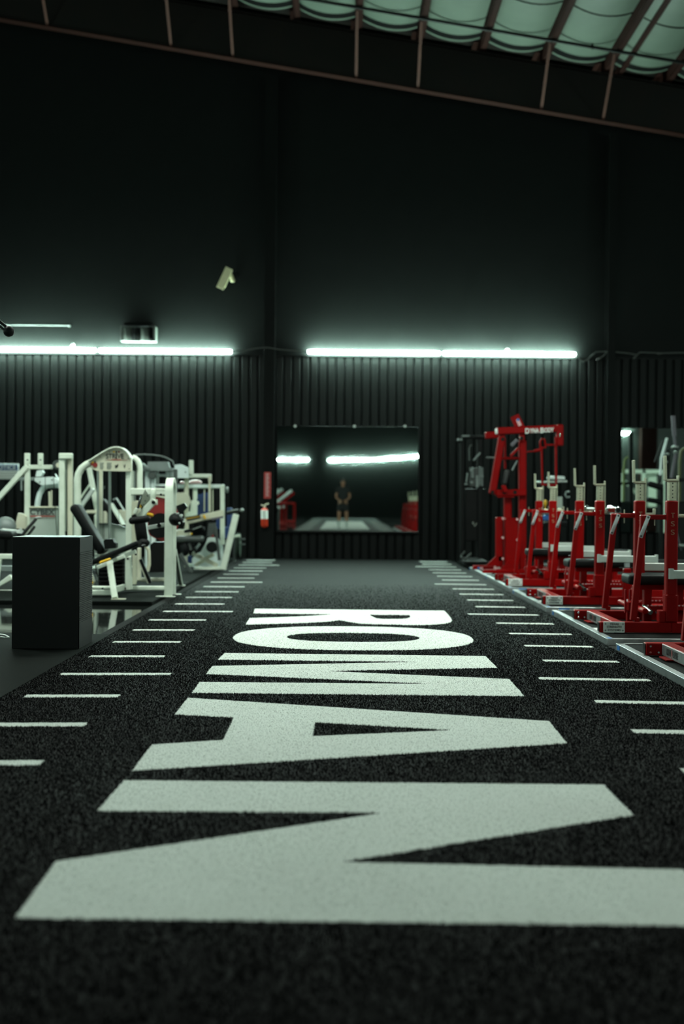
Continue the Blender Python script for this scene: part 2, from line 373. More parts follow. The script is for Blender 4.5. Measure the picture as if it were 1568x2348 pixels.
# ------------------------------------------------------------------ wall lamps and added fill lamps
def tube_lamp(p0, p1, label, group='light tubes on the walls'):
    p0 = Vector(p0); p1 = Vector(p1); d = (p1 - p0).normalized(); mid = (p0 + p1) / 2
    t = thing('tube_light', label, 'light', mid, group)
    MB().capsule(p0 + d * .01, p1 - d * .01, 0.034, 16).out('tube', 'tube_light', t)
    for q in (0.0, 1.0):
        c = p0.lerp(p1, q); s_ = 1 if q == 0 else -1
        MB().rod(c - d * .012 * s_, c + d * .012 * s_, .026).out('end_cap', 'cable_grey', t)
    for q in (.2, .8):
        c = p0.lerp(p1, q); nrm = Vector((-d.y, d.x, 0))
        MB().box(c + nrm * .035, (.03, .04, .03)).out('clip', 'cable_grey', t)
    return t
YT = 24.20
tube_lamp(A(704, 806.5, YT), A(1011, 810, YT), 'glowing white tube light above the centre mirror, left half of the right run')
tube_lamp(A(1014, 810, YT), A(1321, 812.5, YT), 'glowing white tube light above the red pulldown machine, right half of the right run')
tube_lamp(A(225, 803.5, YT), A(533, 806.5, YT), 'glowing white tube light below the wall vent and right of it')
tube_lamp(A(-85, 800, YT), A(222, 803.4, YT), 'glowing white tube light at the left edge of the back wall')
YB = YF + .18
for q, (a, b_) in enumerate(((-4.4, -2.2), (-.92, 2.0), (2.05, 5.0))):
    tube_lamp((b_, YB, (3.60, 3.64, 3.90)[q]), (a, YB, (3.60, 3.58, 3.65)[q]), ['tube light on the wall behind the photographer, seen short at the left of the mirror',
              'tube light on the wall behind the photographer, in the middle of the mirror', 'tube light on the wall behind the photographer, at the right of the mirror'][q])
for q, y in enumerate((-16., -4., 6., 15.)):  # side-wall tubes are assumed, added for their light and never in view
    nm = ['far behind the photographer', 'behind the photographer', 'beside the turf', 'nearest the back wall'][q]
    yr_ = (-34., -27., 6., 15.)[q]
    tube_lamp((XR - .12, yr_, 3.5), (XR - .12, yr_ + 2.3, 3.5), 'assumed tube light on the right wall outside the picture, ' + nm)
    tube_lamp((XL + .12, y + 2.3, 3.5), (XL + .12, y, 3.5), 'assumed tube light on the left wall outside the picture, ' + nm)
def add_fill_lamp(x, y, z):  # added lamp, no such fixture known; brightens turf and machines
    side = 'over the turf' if abs(x) < 1 else ('on the left' if x < 0 else 'on the right')
    far = 'nearest the back wall' if y > 12 else ('farther from the back wall' if y > 5 else ('just behind the photographer' if y > -8 else ('behind the photographer' if y > -15 else 'far behind the photographer')))
    t = thing('fill_lamp', 'added fill lamp hanging above the picture, %s, %s' % (side, far), 'light', (x, y, z), 'added fill lamps over the hall')
    MB().b2(x - .09, x + .09, y - .7, y + .7, z, z + .07).out('housing', 'white', t)
    MB().b2(x - .075, x + .075, y - .68, y + .68, z - .012, z - .002).out('diffuser', 'fill_glow', t)
    for s_ in (-.6, .6): MB().rod((x, y + s_, z + .07), (x, y + s_, roof_z(x) + .3), .006, 6).out('cord', 'black', t)
for p in FILLS: add_fill_lamp(*p)

for q_, (px2, py2) in enumerate(((167, 793), (1163, 804.5))):
    tag(MB().ell(A(px2, py2, 24.22), (.035, .02, .05)).out('cable_clip', 'label_white'), 'small pale clip on the wall above the %s tube light' % ('left', 'right')[q_], 'clip')
# cables between the tubes
c = MB().pt([(534, 806.5), (545, 804), (556, 806.5), (570, 802), (585, 799), (594, 798), (602, 797), (616, 797.5)], 24.0, 1.3)
c.pt([(616, 797.5), (640, 801.5), (670, 804), (704, 806.5)], 24.0, 1.2)
tag(c.out('light_cable', 'cable_grey'), 'thin grey cable between the two runs of wall tubes', 'cable')
c = MB().pt([(1321, 812.5), (1327, 823), (1337, 829), (1346, 826), (1356, 815), (1367, 807), (1388, 806), (1410, 807), (1440, 810), (1460, 814), (1466, 808), (1490, 809), (1512, 810), (1568, 809), (1620, 812)], 24.02, 1.4)
c.pr(1337, 829, 1347, 825, 24.0, 2.2); c.pr(1368, 825, 1376, 821, 24.0, 2.0); c.pt([(1376, 821), (1384, 815), (1392, 806)], 24.0, 1.0)
c.pr(1452, 822, 1457, 818, 24.0, 2.0); c.pt([(1457, 818), (1466, 809), (1472, 808)], 24.0, 1.0); c.pr(1507, 811, 1517, 810.5, 24.0, 2.2)
tag(c.out('power_cable', 'cable_grey'), 'looping cable with plugs right of the right tube light', 'cable')

# ------------------------------------------------------------------ turf lane
TXL, TXR = A(376, 1387, z=0).x, A(1395, 1480, z=0).x - 0.03
turf = thing('turf_lane', 'black turf lane with white ROMAN lettering and white hash marks', 'turf', (0, 0, 0))
MB().box(((TXL + TXR) / 2, (YW - 0.06 - 34) / 2, 0.004), (TXR - TXL, YW - 0.06 + 34, 0.008)).out('turf_base', 'turf_black', turf, smooth=0)
def fuzz(P, step=0.012, amp=0.004):
    out = []
    for i in range(len(P)):
        a = P[i]; b_ = P[(i + 1) % len(P)]; n = max(1, int((b_ - a).length / step)); nr = Vector((-(b_ - a).y, (b_ - a).x, 0)).normalized()
        for k in range(n): out.append(a.lerp(b_, k / n) + nr * random.uniform(-amp, amp) * (1 if k else 0))
    return out
G = lambda L: [A(x, y, z=0.012) for x, y in L]
LET = {
 'R': ([(584.3, 1394.8), (1018, 1399.4), (1026, 1407), (1033, 1416), (1036, 1421.5), (1034, 1425.5), (1023, 1429), (1000, 1431.3), (969, 1432.5), (935, 1432.3), (909.6, 1431.4), (870, 1431.0), (833.7, 1429.6), (810, 1427), (790, 1423.6), (777.8, 1421.2),
        (767, 1423), (747, 1425.4), (692.7, 1428), (562.6, 1431.7), (572.4, 1416.3), (638.5, 1414.4), (703.6, 1411.6), (740, 1409.4), (762, 1407.6), (700, 1407.2), (580.5, 1405.6)],
       [[(847.2, 1408.9), (936.7, 1409.6), (941, 1412), (939.4, 1415.2), (932, 1417.4), (920.4, 1418.4), (877, 1418.4), (864, 1417.2), (855.4, 1413.6)]]),
 'M': ([(514.9, 1496.2), (1112.8, 1503.2), (1140, 1530.4), (749.6, 1537.7), (1167, 1555.6), (1202.3, 1595.2), (439.6, 1587.6), (457.5, 1562.3), (986.5, 1567), (472, 1544.3), (486.7, 1525.8), (963.8, 1516.6), (498.7, 1511.9)], []),
 'A': ([(431, 1598.5), (1259, 1652), (1300, 1703), (302, 1766), (348, 1705.5), (511, 1694.8), (535.5, 1644), (400, 1637)], [[(722.5, 1654.8), (1034, 1672.7), (717, 1686.3)]]),
 'N': ([(284, 1787), (1384, 1797), (1453, 1867), (784, 1974), (1566, 1991), (1693, 2122), (33, 2102.5), (127, 1972.5), (875, 1862), (222, 1857.5)], [])}
SHAPES = []
for ch, (outer, holes) in LET.items():
    P = G(outer); H = [G(h) for h in holes]; SHAPES.append((P, H))
    MB().prism([p - Z3 * .006 for p in fuzz(P)], (0, 0, .003), [[p - Z3 * .006 for p in fuzz(h)] for h in H]).out('letter', 'turf_white', turf, 'white turf letter ' + ch, smooth=0)
l, r, t, b_ = A(531, 1464, z=.012), A(1088, 1468.4, z=.012), A(801, 1435.3, z=.012), A(801, 1490.2, z=.012)
cx, cy = (l.x + r.x) / 2, (t.y + b_.y) / 2
def sup(rx, ry, n=64, e=2.35):
    return [Vector((cx + rx * math.copysign(abs(math.cos(a)) ** (2 / e), math.cos(a)), cy + ry * math.copysign(abs(math.sin(a)) ** (2 / e), math.sin(a)), .012)) for a in (2 * math.pi * k / n for k in range(n))]
li, ri, ti, bi = A(656, 1457.5, z=.012), A(958.5, 1462.4, z=.012), A(812, 1450.3, z=.012), A(812, 1470.6, z=.012)
P = sup((r.x - l.x) / 2, (t.y - b_.y) / 2); H = [sup((ri.x - li.x) / 2, (ti.y - bi.y) / 2)]; SHAPES.append((P, H))
MB().prism([p - Z3 * .006 for p in fuzz(P)], (0, 0, .003), [[p - Z3 * .006 for p in fuzz(H[0])]]).out('letter', 'turf_white', turf, 'white turf letter O', smooth=0)
# hash marks: one per yard-tick, every fifth is long
YT0 = A(207, 1503, z=.012).y
TICK = 0.9144
ticks = []
for k in range(-40, 17):
    y = YT0 + TICK * k; long = (k - 4) % 5 == 0 if True else False
    if y > YW - 0.5: break
    ln = 0.615 if (k + 1) % 5 == 0 else 0.465
    for side in (-1, 1):
        xo = (A(207, 1503, z=.012).x if side < 0 else A(1362, 1484, z=.012).x); xi = xo - side * ln
        yc = y if side < 0 else y - 0.05; sl = -0.07 * side
        ctr = Vector(((xo + xi) / 2, yc, .012)); h = Vector((abs(xo - xi) / 2, 0, 0)); h.y = sl * h.x; wv = Vector((0, .052, 0))
        P = [ctr - h - wv, ctr + h - wv, ctr + h + wv, ctr - h + wv]
        vis = 2 < y
        if vis: SHAPES.append((P, []))
        MB().prism([p - Z3 * .006 for p in (fuzz(P, .02, .006) if vis else P)], (0, 0, .003)).out('hash_mark', 'turf_white', turf, smooth=0)
for y0, y1 in ((-4.2, -1.7), (-7.4, -4.8), (-10.8, -8.0), (-14.2, -11.4), (-17.6, -14.8), (-21, -18.2)):
    MB().prism([(-.8, y0, .006), (.95, y0, .006), (.95, y1, .006), (-.8, y1, .006)], (0, 0, .003)).out('letter', 'turf_white', turf, smooth=0)

# pile: short blades over the part of the lane that is near enough to see them
def inside(px, py, poly):
    c = np.zeros(len(px), bool); n = len(poly); j = n - 1
    for i in range(n):
        xi, yi, xj, yj = poly[i].x, poly[i].y, poly[j].x, poly[j].y
        if yi != yj: c ^= ((yi > py) != (yj > py)) & (px < (xj - xi) * (py - yi) / (yj - yi) + xi)
        j = i
    return c
def pile(name, m, X, Y, hgt):
    n = len(X); wd = 0.0012 + 0.00013 * Y
    ang = rng.uniform(0, 2 * np.pi, n); ln = hgt * rng.uniform(.6, 1.15, n); lean = rng.uniform(.1, .8, n); la = rng.uniform(0, 2 * np.pi, n)
    v = np.zeros((n, 3, 3))
    v[:, 0] = np.stack([X - wd * np.cos(ang), Y - wd * np.sin(ang), np.full(n, .006)], 1)
    v[:, 1] = np.stack([X + wd * np.cos(ang), Y + wd * np.sin(ang), np.full(n, .006)], 1)
    v[:, 2] = np.stack([X + ln * lean * np.cos(la), Y + ln * lean * np.sin(la), .006 + ln], 1)
    me = bpy.data.meshes.new(name); me.vertices.add(3 * n); me.vertices.foreach_set('co', v.ravel())
    me.loops.add(3 * n); me.loops.foreach_set('vertex_index', np.arange(3 * n)); me.polygons.add(n)
    me.polygons.foreach_set('loop_start', np.arange(0, 3 * n, 3)); me.polygons.foreach_set('loop_total', np.full(n, 3))
    me.update(); me.materials.append(MATS[m]); o = bpy.data.objects.new(name, me); COL.objects.link(o); o.parent = turf; o['kind'] = 'stuff'
    return o
N = 1300000
u = rng.uniform(0, 1, N); Yp = 1.6 * (17.0 / 1.6) ** u
Xp = rng.uniform(TXL, TXR, N); keep = (rng.uniform(0, 1, N) < np.clip((17.0 - Yp) / 9, 0, 1)); Xp, Yp = Xp[keep], Yp[keep]
isw = np.zeros(len(Xp), bool)
for P, H in SHAPES:
    q = inside(Xp, Yp, P)
    for h in H: q &= ~inside(Xp, Yp, h)
    isw |= q
pile('black_pile', 'blade_black', Xp[~isw], Yp[~isw], 0.010)
pile('white_pile', 'blade_white', Xp[isw], Yp[isw], 0.0065)

# ------------------------------------------------------------------ floor mats on the left
yf = A(200, 1388, z=0).y; zm = 0.04
def floor_mat(name, x0, x1, y0, y1, z, label, m='rubber', group=None):
    return tag(MB().bar(((x0 + x1) / 2, y0, z / 2), ((x0 + x1) / 2, y1, z / 2), x1 - x0, z, up=(0, 0, 1), ch=.15).out(name, m), label, 'mat', group)
floor_mat('machine_mat', -4.55, TXL - 0.095, yf, 16.9, zm, 'thick black rubber mat under the white leg machine')
floor_mat('machine_mat', -8.0, -4.56, yf, 16.9, zm, 'thick black rubber mat at the left edge behind the black box')
floor_mat('machine_mat', -8.0, TXL - 0.10, 16.93, 23.6, zm, 'thick black rubber mat under the rear white machines')
ym = A(10, 1455, z=0).y
floor_mat('floor_mat', -6.5, TXL - 0.005, 2.0, ym, 0.010, 'thin speckled rubber mat under the tall black box', 'rubber')
floor_mat('edge_strip', TXL - 0.085, TXL - 0.012, ym + 0.01, 23.7, 0.008, 'narrow dark rubber strip along the left edge of the turf', 'platform_rubber')

# ------------------------------------------------------------------ tall black box
p0 = A(25, 1487, z=.012); p1 = A(182.5, 1487, z=.012); yb = (p0.y + p1.y) / 2; zt = A(182, 1232, yb).z
yb2 = A(210.5, 1471, z=.012).y; xa, xb = p0.x, p1.x
bx = thing('tall_box', 'tall black box with a ribbed right side standing left of the turf', 'box', ((xa + xb) / 2, (yb + yb2) / 2, .010))
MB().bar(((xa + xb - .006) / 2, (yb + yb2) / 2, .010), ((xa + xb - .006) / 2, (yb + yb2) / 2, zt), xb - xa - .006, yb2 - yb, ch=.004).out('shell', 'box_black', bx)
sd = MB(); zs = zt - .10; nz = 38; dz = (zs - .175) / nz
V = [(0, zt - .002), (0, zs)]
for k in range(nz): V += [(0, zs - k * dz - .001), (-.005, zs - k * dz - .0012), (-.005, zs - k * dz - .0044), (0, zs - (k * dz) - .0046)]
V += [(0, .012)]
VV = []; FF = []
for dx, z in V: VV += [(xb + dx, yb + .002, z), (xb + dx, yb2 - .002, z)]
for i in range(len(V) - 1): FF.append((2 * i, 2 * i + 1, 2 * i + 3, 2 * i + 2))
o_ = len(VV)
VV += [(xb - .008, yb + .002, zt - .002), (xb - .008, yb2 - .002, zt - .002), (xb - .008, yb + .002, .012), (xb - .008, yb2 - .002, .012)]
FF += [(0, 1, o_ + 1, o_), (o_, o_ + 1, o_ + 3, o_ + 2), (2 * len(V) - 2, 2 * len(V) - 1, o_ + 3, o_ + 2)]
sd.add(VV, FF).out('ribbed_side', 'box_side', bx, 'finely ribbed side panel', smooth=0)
c = MB().tube([A(x, y, z=.016) for x, y in ((-14, 1459), (-4, 1453), (4, 1454.5), (12, 1456), (21, 1461), (12, 1461.5), (2, 1460), (-12, 1461.5))], .004, 6)
tag(c.out('white_cord', 'label_white'), 'bit of pale cord on the floor left of the black box', 'cord')

# ------------------------------------------------------------------ back wall fittings
def wall_mirror(x0, x1, y0, y1, label):
    a = A(x0, y1, 24.18); b_ = A(x1, y0, 24.18); cx, cz = (a.x + b_.x) / 2, (a.z + b_.z) / 2; W, Hh = abs(b_.x - a.x), b_.z - a.z
    t = thing('wall_mirror', label, 'mirror', (cx, 24.18, cz))
    MB().bar((cx - W / 2, 24.20, cz), (cx + W / 2, 24.20, cz), 0.018, Hh, up=(0, 0, 1), ch=.1).out('backing', 'black', t)
    MB().box((cx, 24.186, cz), (W - .004, .006, Hh - .004)).out('glass', 'mirror_glass', t, smooth=0)
    return t, a, b_
mr, ma, mb_ = wall_mirror(634, 959.5, 979, 1216, 'wide dark mirror low on the centre of the back wall')
for x in (676.5, 812.5, 928.5):
    MB().disc(x, 977, 24.165, 3.2, .02, 12).out('clip', 'steel', mr)
MB().b2(ma.x - .02, mb_.x + .02, 24.15, 24.21, ma.z - .035, ma.z - .002).out('bottom_rail', 'black', mr)
wall_mirror(1423, 1640, 983, 1221, 'mirror on the right of the back wall behind the machines')

a, b_ = A(605, 1143, 23.98), A(621, 1083, 23.98); xm = (a.x + b_.x) / 2
s_ = thing('wall_sign', 'narrow upright red sign on the dark column above the fire extinguisher', 'sign', (xm, 23.98, a.z))
MB().b2(a.x, b_.x, 23.978, 23.996, a.z, b_.z).out('plate', 'sign_red', s_)
for k in range(15):
    z = a.z + .04 + k * .026; MB().b2(xm - .026, xm + .026 - .012 * (k % 3 == 1), 23.972, 23.979, z, z + .017).out('letter_bar', 'pink', s_)
e0 = A(606.5, 1211, 23.88); e1 = A(606.5, 1164, 23.88)
ex = thing('fire_extinguisher', 'red and white fire extinguisher hung below the narrow red sign', 'extinguisher', (e0.x, 23.88, e0.z))
MB().capsule(e0, e1, .058, 18).out('cylinder', 'ext_red', ex)
MB().rod(e0 + Z3 * .155, e1 - Z3 * .045, .0592, 18, .02).out('label_band', 'label_white', ex, 'white paper label')
MB().rod(e1 - Z3 * .01, e1 + Z3 * .03, .02).bar(e1 + Z3 * .03, e1 + Vector((-.06, 0, .045)), .02, .02).bar(e1 + Z3 * .05, e1 + Vector((.07, 0, .07)), .02, .02).out('valve', 'zinc', ex)
MB().tube([e1 + Vector((.02, 0, .02)), e1 + Vector((.07, 0, -.02)), e1 + Vector((.072, 0, -.2)), e1 + Vector((.066, 0, -.3))], .010, 8).out('hose', 'black', ex)
MB().b2(e0.x - .03, e0.x + .03, 23.93, 24.01, e0.z + .12, e0.z + .25).out('bracket', 'black', ex)

# security camera
k0, k1 = A(508, 659, 23.95), A(528, 616, 23.95)
sc_ = thing('security_camera', 'beige bullet security camera high on the wall above the left tube', 'camera', (k1.x, 24.2, k1.z))
dr = (k1 - k0).normalized()
MB().bar(k0, k1, .108, .11, ch=.3, seg=3).out('housing', 'camera_beige', sc_)
MB().bar(k0 - dr * .03 + Vector((-.012, -.06, .0)), k1 + Vector((-.012, -.06, 0)), .128, .012).out('sun_hood', 'camera_beige', sc_)
q0, q1 = A(533, 640, 24.0), A(527, 628, 23.98)
MB().rod(q1, q0, .036).rod(q0, A(534, 646, 24.02), .042).out('arm', 'camera_beige', sc_)
MB().rod(A(538, 634, 24.03), A(540, 632, 24.30), .05).rod(A(534, 646, 24.02), A(538, 634, 24.05), .03).out('mount', 'black', sc_)
MB().rod(k0 - dr * .004, k0 + dr * .01, .042).out('lens', 'black', sc_)

# vent grille: frame sticking out of the wall, slats inside
v0, v1 = A(277, 783, 24.1), A(357.5, 748, 24.1)
vt = thing('wall_vent', 'pale framed wall vent with upright slats above the left tube', 'vent', ((v0.x + v1.x) / 2, 24.25, v0.z))
f_ = MB(); tk = .045
f_.b2(v0.x, v1.x, 24.14, 24.31, v0.z, v0.z + tk * .6); f_.b2(v0.x, v0.x + tk, 24.05, 24.31, v0.z, v1.z); f_.b2(v1.x - tk, v1.x, 24.05, 24.31, v0.z, v1.z)
f_.out('frame', 'vent_white', vt)
MB().b2(v0.x + .03, v1.x - .03, 24.03, 24.31, v1.z - .03, v1.z + .05).out('top_cover', 'wall_paint', vt)
MB().b2(v0.x, v1.x, 24.27, 24.31, v0.z, v1.z).out('back_plate', 'black', vt)
for k in range(7):
    x = v0.x + tk + (v1.x - v0.x - 2 * tk) * (k + .5) / 7
    MB().bar((x, 24.085, v0.z + .005), (x, 24.085, v1.z - .02), .008, .11, up=(.75 if k % 2 else .35, .7, 0)).out('slat', 'vent_white' if k in (0, 1, 4, 5) else 'black', vt)
r0, r1 = A(-30, 743.5, 24.15), A(160, 745.5, 24.15)
wr = thing('wall_rail', 'thin pale rail on the wall left of the vent', 'rail', (r1.x, 24.2, r1.z))
MB().rod(r0, r1, .018).out('bar', 'dark_grey', wr)
for t_ in (.12, .98):
    q = r0.lerp(r1, t_); MB().b2(q.x - .015, q.x + .015, 24.15, 24.31, q.z - .015, q.z + .015).out('standoff', 'dark_grey', wr)
# notice sign on the ribbed wall
n0, n1 = A(-22, 1098.5, 24.22), A(43, 1063.5, 24.22)
ns = thing('notice_sign', 'white notice sign with blue heading on the wall at the left edge', 'sign', (n1.x, 24.23, n0.z))
MB().b2(n0.x, n1.x, 24.205, 24.235, n0.z, n1.z).out('plate', 'label_white', ns)
MB().b2(n0.x + .012, n1.x - .012, 24.198, 24.206, n1.z - .115, n1.z - .012).out('heading', 'notice_blue', ns, 'blue heading band')
text('lettering', 'NOTICE', (n0.x + .05, 24.197, n1.z - .10), X3, Z3, n1.x - n0.x - .09, .075, 'label_white', ns, .003, .012)
for k in range(4):
    z = n1.z - .145 - k * .03; MB().b2(n0.x + .03, n1.x - .03 - .04 * (k % 2), 24.2, 24.206, z - .010, z).out('text_line', 'ink_grey', ns)

# ------------------------------------------------------------------ pull-up stand whose bar end reaches in at the upper left
Yp_ = 9.6; e = A(17, 757, Yp_); st = A(-30, 718, Yp_)
pb_ = thing('pull_up_stand', 'shiny bar end with black ball tip at the upper left edge', 'stand', (-3.1, Yp_, .01))
MB().rod(st + (st - e) * 3.0, e, .024, 14).out('bar', 'chrome', pb_)
MB().ell(e + (e - st).normalized() * .012, (.038, .038, .038)).out('ball_tip', 'vinyl', pb_)
ps = st + (st - e) * 2.9
MB().bar((ps.x, Yp_, .012), (ps.x, Yp_, ps.z + .05), .07, .07).out('post', 'black', pb_)
MB().bar((ps.x - .35, Yp_, .045), (ps.x + .35, Yp_, .045), .06, .07).bar((ps.x, Yp_ - .4, .045), (ps.x, Yp_ + .4, .045), .07, .06).out('foot', 'black', pb_)

ZFLOOR[0] = 0.0405
# ------------------------------------------------------------------ white leg machine with lettered tower
Y0 = 15.2
L = thing('leg_extension_machine', 'white seated leg machine with arched tower and red cam behind the black box', 'exercise machine', A(300, 1368, 14.6) * 1 - Z3 * 0)
b = MB()
b.pt([(177.5, 1395), (177.5, 1300), (177.5, 1098), (180, 1086), (187, 1074), (198, 1065.5), (210, 1060)], Y0, 8.2)
b.out('tower_frame', 'white', L)
b = MB(); b.pq(289, 1050, 301, 1280, Y0, .07); b.out('tower_post', 'white', L)
b = MB(); pan = [(206, 1056), (228, 1043.5), (249.5, 1031.5), (258, 1028), (267, 1026.6), (275, 1027.2), (282, 1029.5), (290, 1035.5), (296, 1043), (301, 1051.5), (301, 1081), (222, 1079.5), (209, 1074.5)]
b.pp(pan, Y0 - .03, .08); b.out('header_panel', 'cream', L)
b = MB(); arc = [(204, 1058.5), (228, 1043), (249.5, 1030.5), (258, 1027), (267, 1025.6), (275, 1026.2), (282.5, 1028.6), (291, 1034.8), (297.5, 1043), (302, 1052)]
for q in range(len(arc) - 1): b.pb(*arc[q], *arc[q + 1], Y0 + .01, 3.2, .15, ch=.2)
b.out('arch', 'white', L)
YP = Y0 - .034
ptext('lettering', 'STR VE', 243, 1040, 283.5, 1051.5, YP, 'ink', L, .012)
MB().pq(265.3, 1038.5, 268, 1052, YP - .002, .004).pq(263.5, 1050.7, 269.6, 1052, YP - .002, .004).out('lettering', 'ink', L)
for x, m in ((261, 'yellow'), (266.7, 'ink'), (272.5, 'cam_red')):
    MB().disc(x, 1036, YP - .002, 2.1, .004, 14).out('logo_dot', m, L)
MB().disc(218, 1066, YP - .003, 5.6, .005, 20).pp([(207, 1060), (213, 1063), (214, 1067), (208, 1066)], YP - .003, .005).out('apple_logo', 'cam_red', L)
MB().pp([(209, 1061), (212.5, 1057.5), (216, 1059), (212.5, 1062.5)], YP - .005, .004).out('apple_logo', 'yellow', L)
MB().disc(217.5, 1058.5, YP - .005, 2, .004, 10).out('apple_logo', 'ink', L)
MB().pq(255, 1053, 277, 1054.3, YP, .003).out('text_line', 'ink_red', L)
MB().pq(242, 1054.6, 292, 1055.2, YP, .003).out('text_line', 'ink_red', L)
for x0, x1, m in ((229.5, 238, 'ink_grey'), (245, 256, 'ink_grey')):
    for k in range(6): MB().pq(x0, 1060.5 + k * 2.6, x1 - (k % 3), 1062 + k * 2.6, YP, .003).out('text_line', m, L)
MB().pp([(264, 1074), (263.5, 1066), (267, 1067), (271, 1063), (271, 1068), (268, 1072)], YP, .003).out('pictogram', 'ink', L)
MB().pp([(282, 1064), (284.5, 1068), (288, 1063), (287, 1070), (285.5, 1075), (284, 1070)], YP, .003).out('pictogram', 'ink', L)
for x, y in ((251, 1036.5), (229.5, 1047.5), (294.5, 1051), (296, 1075)): MB().disc(x, y, YP - .004, 1.2, .006, 10).out('bolt', 'dark_grey', L)
MB().pr(224.5, 1079, 224.5, 1330, Y0 + .12, 2.6).out('guide_rod', 'steel', L)
MB().pr(251.5, 1080, 251.5, 1330, Y0 + .12, 3.3).out('guide_rod', 'steel', L)
MB().pq(228, 1080, 235, 1330, Y0 + .3, .06).out('rear_post', 'cream', L)
MB().pr(239, 1080, 239, 1290, Y0 + .05, .5, n=6).pr(236, 1150, 236, 1290, Y0 + .06, .7, n=6).pr(272.5, 1080, 272.5, 1200, Y0 + .05, .4, n=6).out('cable', 'black', L)
MB().pr(239.5, 1114, 238.5, 1121, Y0 + .05, 2.2).out('cable_end', 'dark_grey', L)
sh = [(223, 1201), (236, 1200.3), (250, 1200.7), (262, 1202.5), (276, 1206), (288.5, 1210.5)]
MB().pp(sh + [(288.5, 1272), (223, 1272)], Y0 + .18, .03).out('shroud', 'shroud', L)
b = MB()
for q in range(len(sh) - 1): b.pb(*sh[q], *sh[q + 1], Y0 + .18, 2.2, .05)
b.out('shroud_rim', 'dark_grey', L)
MB().pq(228, 1272, 288, 1346, Y0 + .12, .2).out('weight_stack', 'black', L)
for k in range(7): MB().pq(229.5, 1274 + k * 9, 286.5, 1281.5 + k * 9, Y0 + .08, .2).out('weight_plate', 'black', L)
# second arch behind
b = MB(); b.pt([(303, 1049), (309, 1051.5), (315, 1057), (319, 1066), (320, 1080), (320, 1126)], Y0 + .55, 7.4); b.out('rear_arch', 'white', L)
MB().pp([(302, 1052), (309, 1058), (313, 1068), (313, 1076), (302, 1080)], Y0 + .5, .04).out('pulley', 'black', L)
for x0, x1, m in ((303, 305.6, 'white'), (307, 310.5, 'steel')): MB().pq(x0, 1080, x1, 1150, Y0 + .5, .05).out('side_post', m, L)
MB().pq(300, 1148, 322, 1250, Y0 + .5, .06).out('side_panel', 'cream', L)
b = MB(); b.pq(300, 1119.5, 379, 1135.5, Y0 - .2, .08); b.out('upper_beam', 'white', L)
for y in (1123, 1134): MB().disc(368.8, y, Y0 - .26, 2.6, .03, 14).out('bolt', 'black', L)
# hoop: two legs joined by a round top, running away from the camera
Yh = 14.02; hw = 17.6 * Yh / FPX; hx = A(387, 1120, Yh).x
b = MB(); fz = .045; top = A(387, 1095, Yh).z; dep = .34
tk = .045
def ushape(y0, y1, zt_, rz):
    q = [(y0, fz)]
    for k in range(0, 13):
        a_ = math.pi * k / 12; q.append(((y0 + y1) / 2 - (y1 - y0) / 2 * math.cos(a_), zt_ - rz + rz * math.sin(a_)))
    return q + [(y1, fz)]
out_ = ushape(Yh, Yh + dep, top, .14); in_ = ushape(Yh + tk, Yh + dep - tk, top - tk, .11)
b.prism([Vector((hx - hw / 2, y, z)) for y, z in out_ + in_[::-1]], (hw, 0, 0))
b.out('hoop_frame', 'white', L)
b = MB(); b.b2(hx - .12, hx + .07, Yh - .03, Yh + .06, .040, .048); b.b2(hx - .04, hx + .09, Yh + dep - .03, Yh + dep + .05, .040, .048); b.out('foot_plate', 'white', L)
b = MB(); p0, p1 = A(400.5, 1262, 14.6), A(415, 1342, 15.8); p1.z = .05; b.bar(p0, p1, .04, .04); b.box((p1.x, p1.y, .046), (.09, .09, .012)); b.out('side_brace', 'white', L)
# base
b = MB(); Yb = 14.75; b.pq(297, 1343.5, 380, 1353.5, Yb, .07); b.out('base_beam', 'white', L)
b = MB(); b.pq(300, 1324.5, 380, 1333, Yb + .75, .07); b.out('rear_base_beam', 'cream', L)
b = MB(); b.pq(288, 1275, 299.5, 1353, Yb - .1, .07); b.pb(297.5, 1276, 300.6, 1352, Yb - .06, 5, .06); b.out('seat_post', 'white', L)
b = MB(); b.pq(304, 1268, 313, 1340, Yb + .1, .06); b.out('rear_leg', 'cream', L); b = MB(); b.pq(315, 1256, 323, 1330, Yb + .4, .06); b.out('rear_leg', 'cream', L); b = MB(); b.pt([(333, 1250), (341, 1262), (342, 1295), (338, 1310)], Yb + .5, 4); b.out('rear_leg', 'cream', L)
MB().pp([(344, 1250), (352, 1243), (376, 1243), (376, 1312), (344, 1312)], Yb + .65, .25).out('weight_stack', 'black', L)
b = MB(); b.pq(196, 1352.5, 256, 1365, 13.95, .07); b.out('cross_beam', 'white', L)
b = MB(); b.pq(194, 1343.5, 262, 1351, 14.2, .07); b.pb(262, 1352, 284, 1346, 14.2, 7, .06, Y1=14.6); b.out('cross_beam', 'white', L)
for x, y in ((235, 1349.6), (286, 1349.6), (292.5, 1281.5), (311, 1271.5)): MB().disc(x, y, 13.86 if y > 1300 and x < 250 else Yb - .18, 2.4, .03, 14).out('bolt', 'black', L)
b = MB(); p0, p1 = A(251, 1289, 13.75), A(263.5, 1377, 13.6); p1.z = .048; b.bar(p0, p1, .053, .06); b.out('front_leg', 'white', L)
MB().box((p1.x + .035, p1.y, .044), (.13, .10, .010)).out('foot_plate', 'cream', L)
b = MB(); b.pb(224, 1301, 258, 1287.5, 13.75, 9, .06); b.pb(258, 1286, 312, 1263.5, 13.85, 8, .05); b.pb(270, 1281, 286, 1275, 13.8, 8.4, .07); b.out('seat_rail', 'white', L)
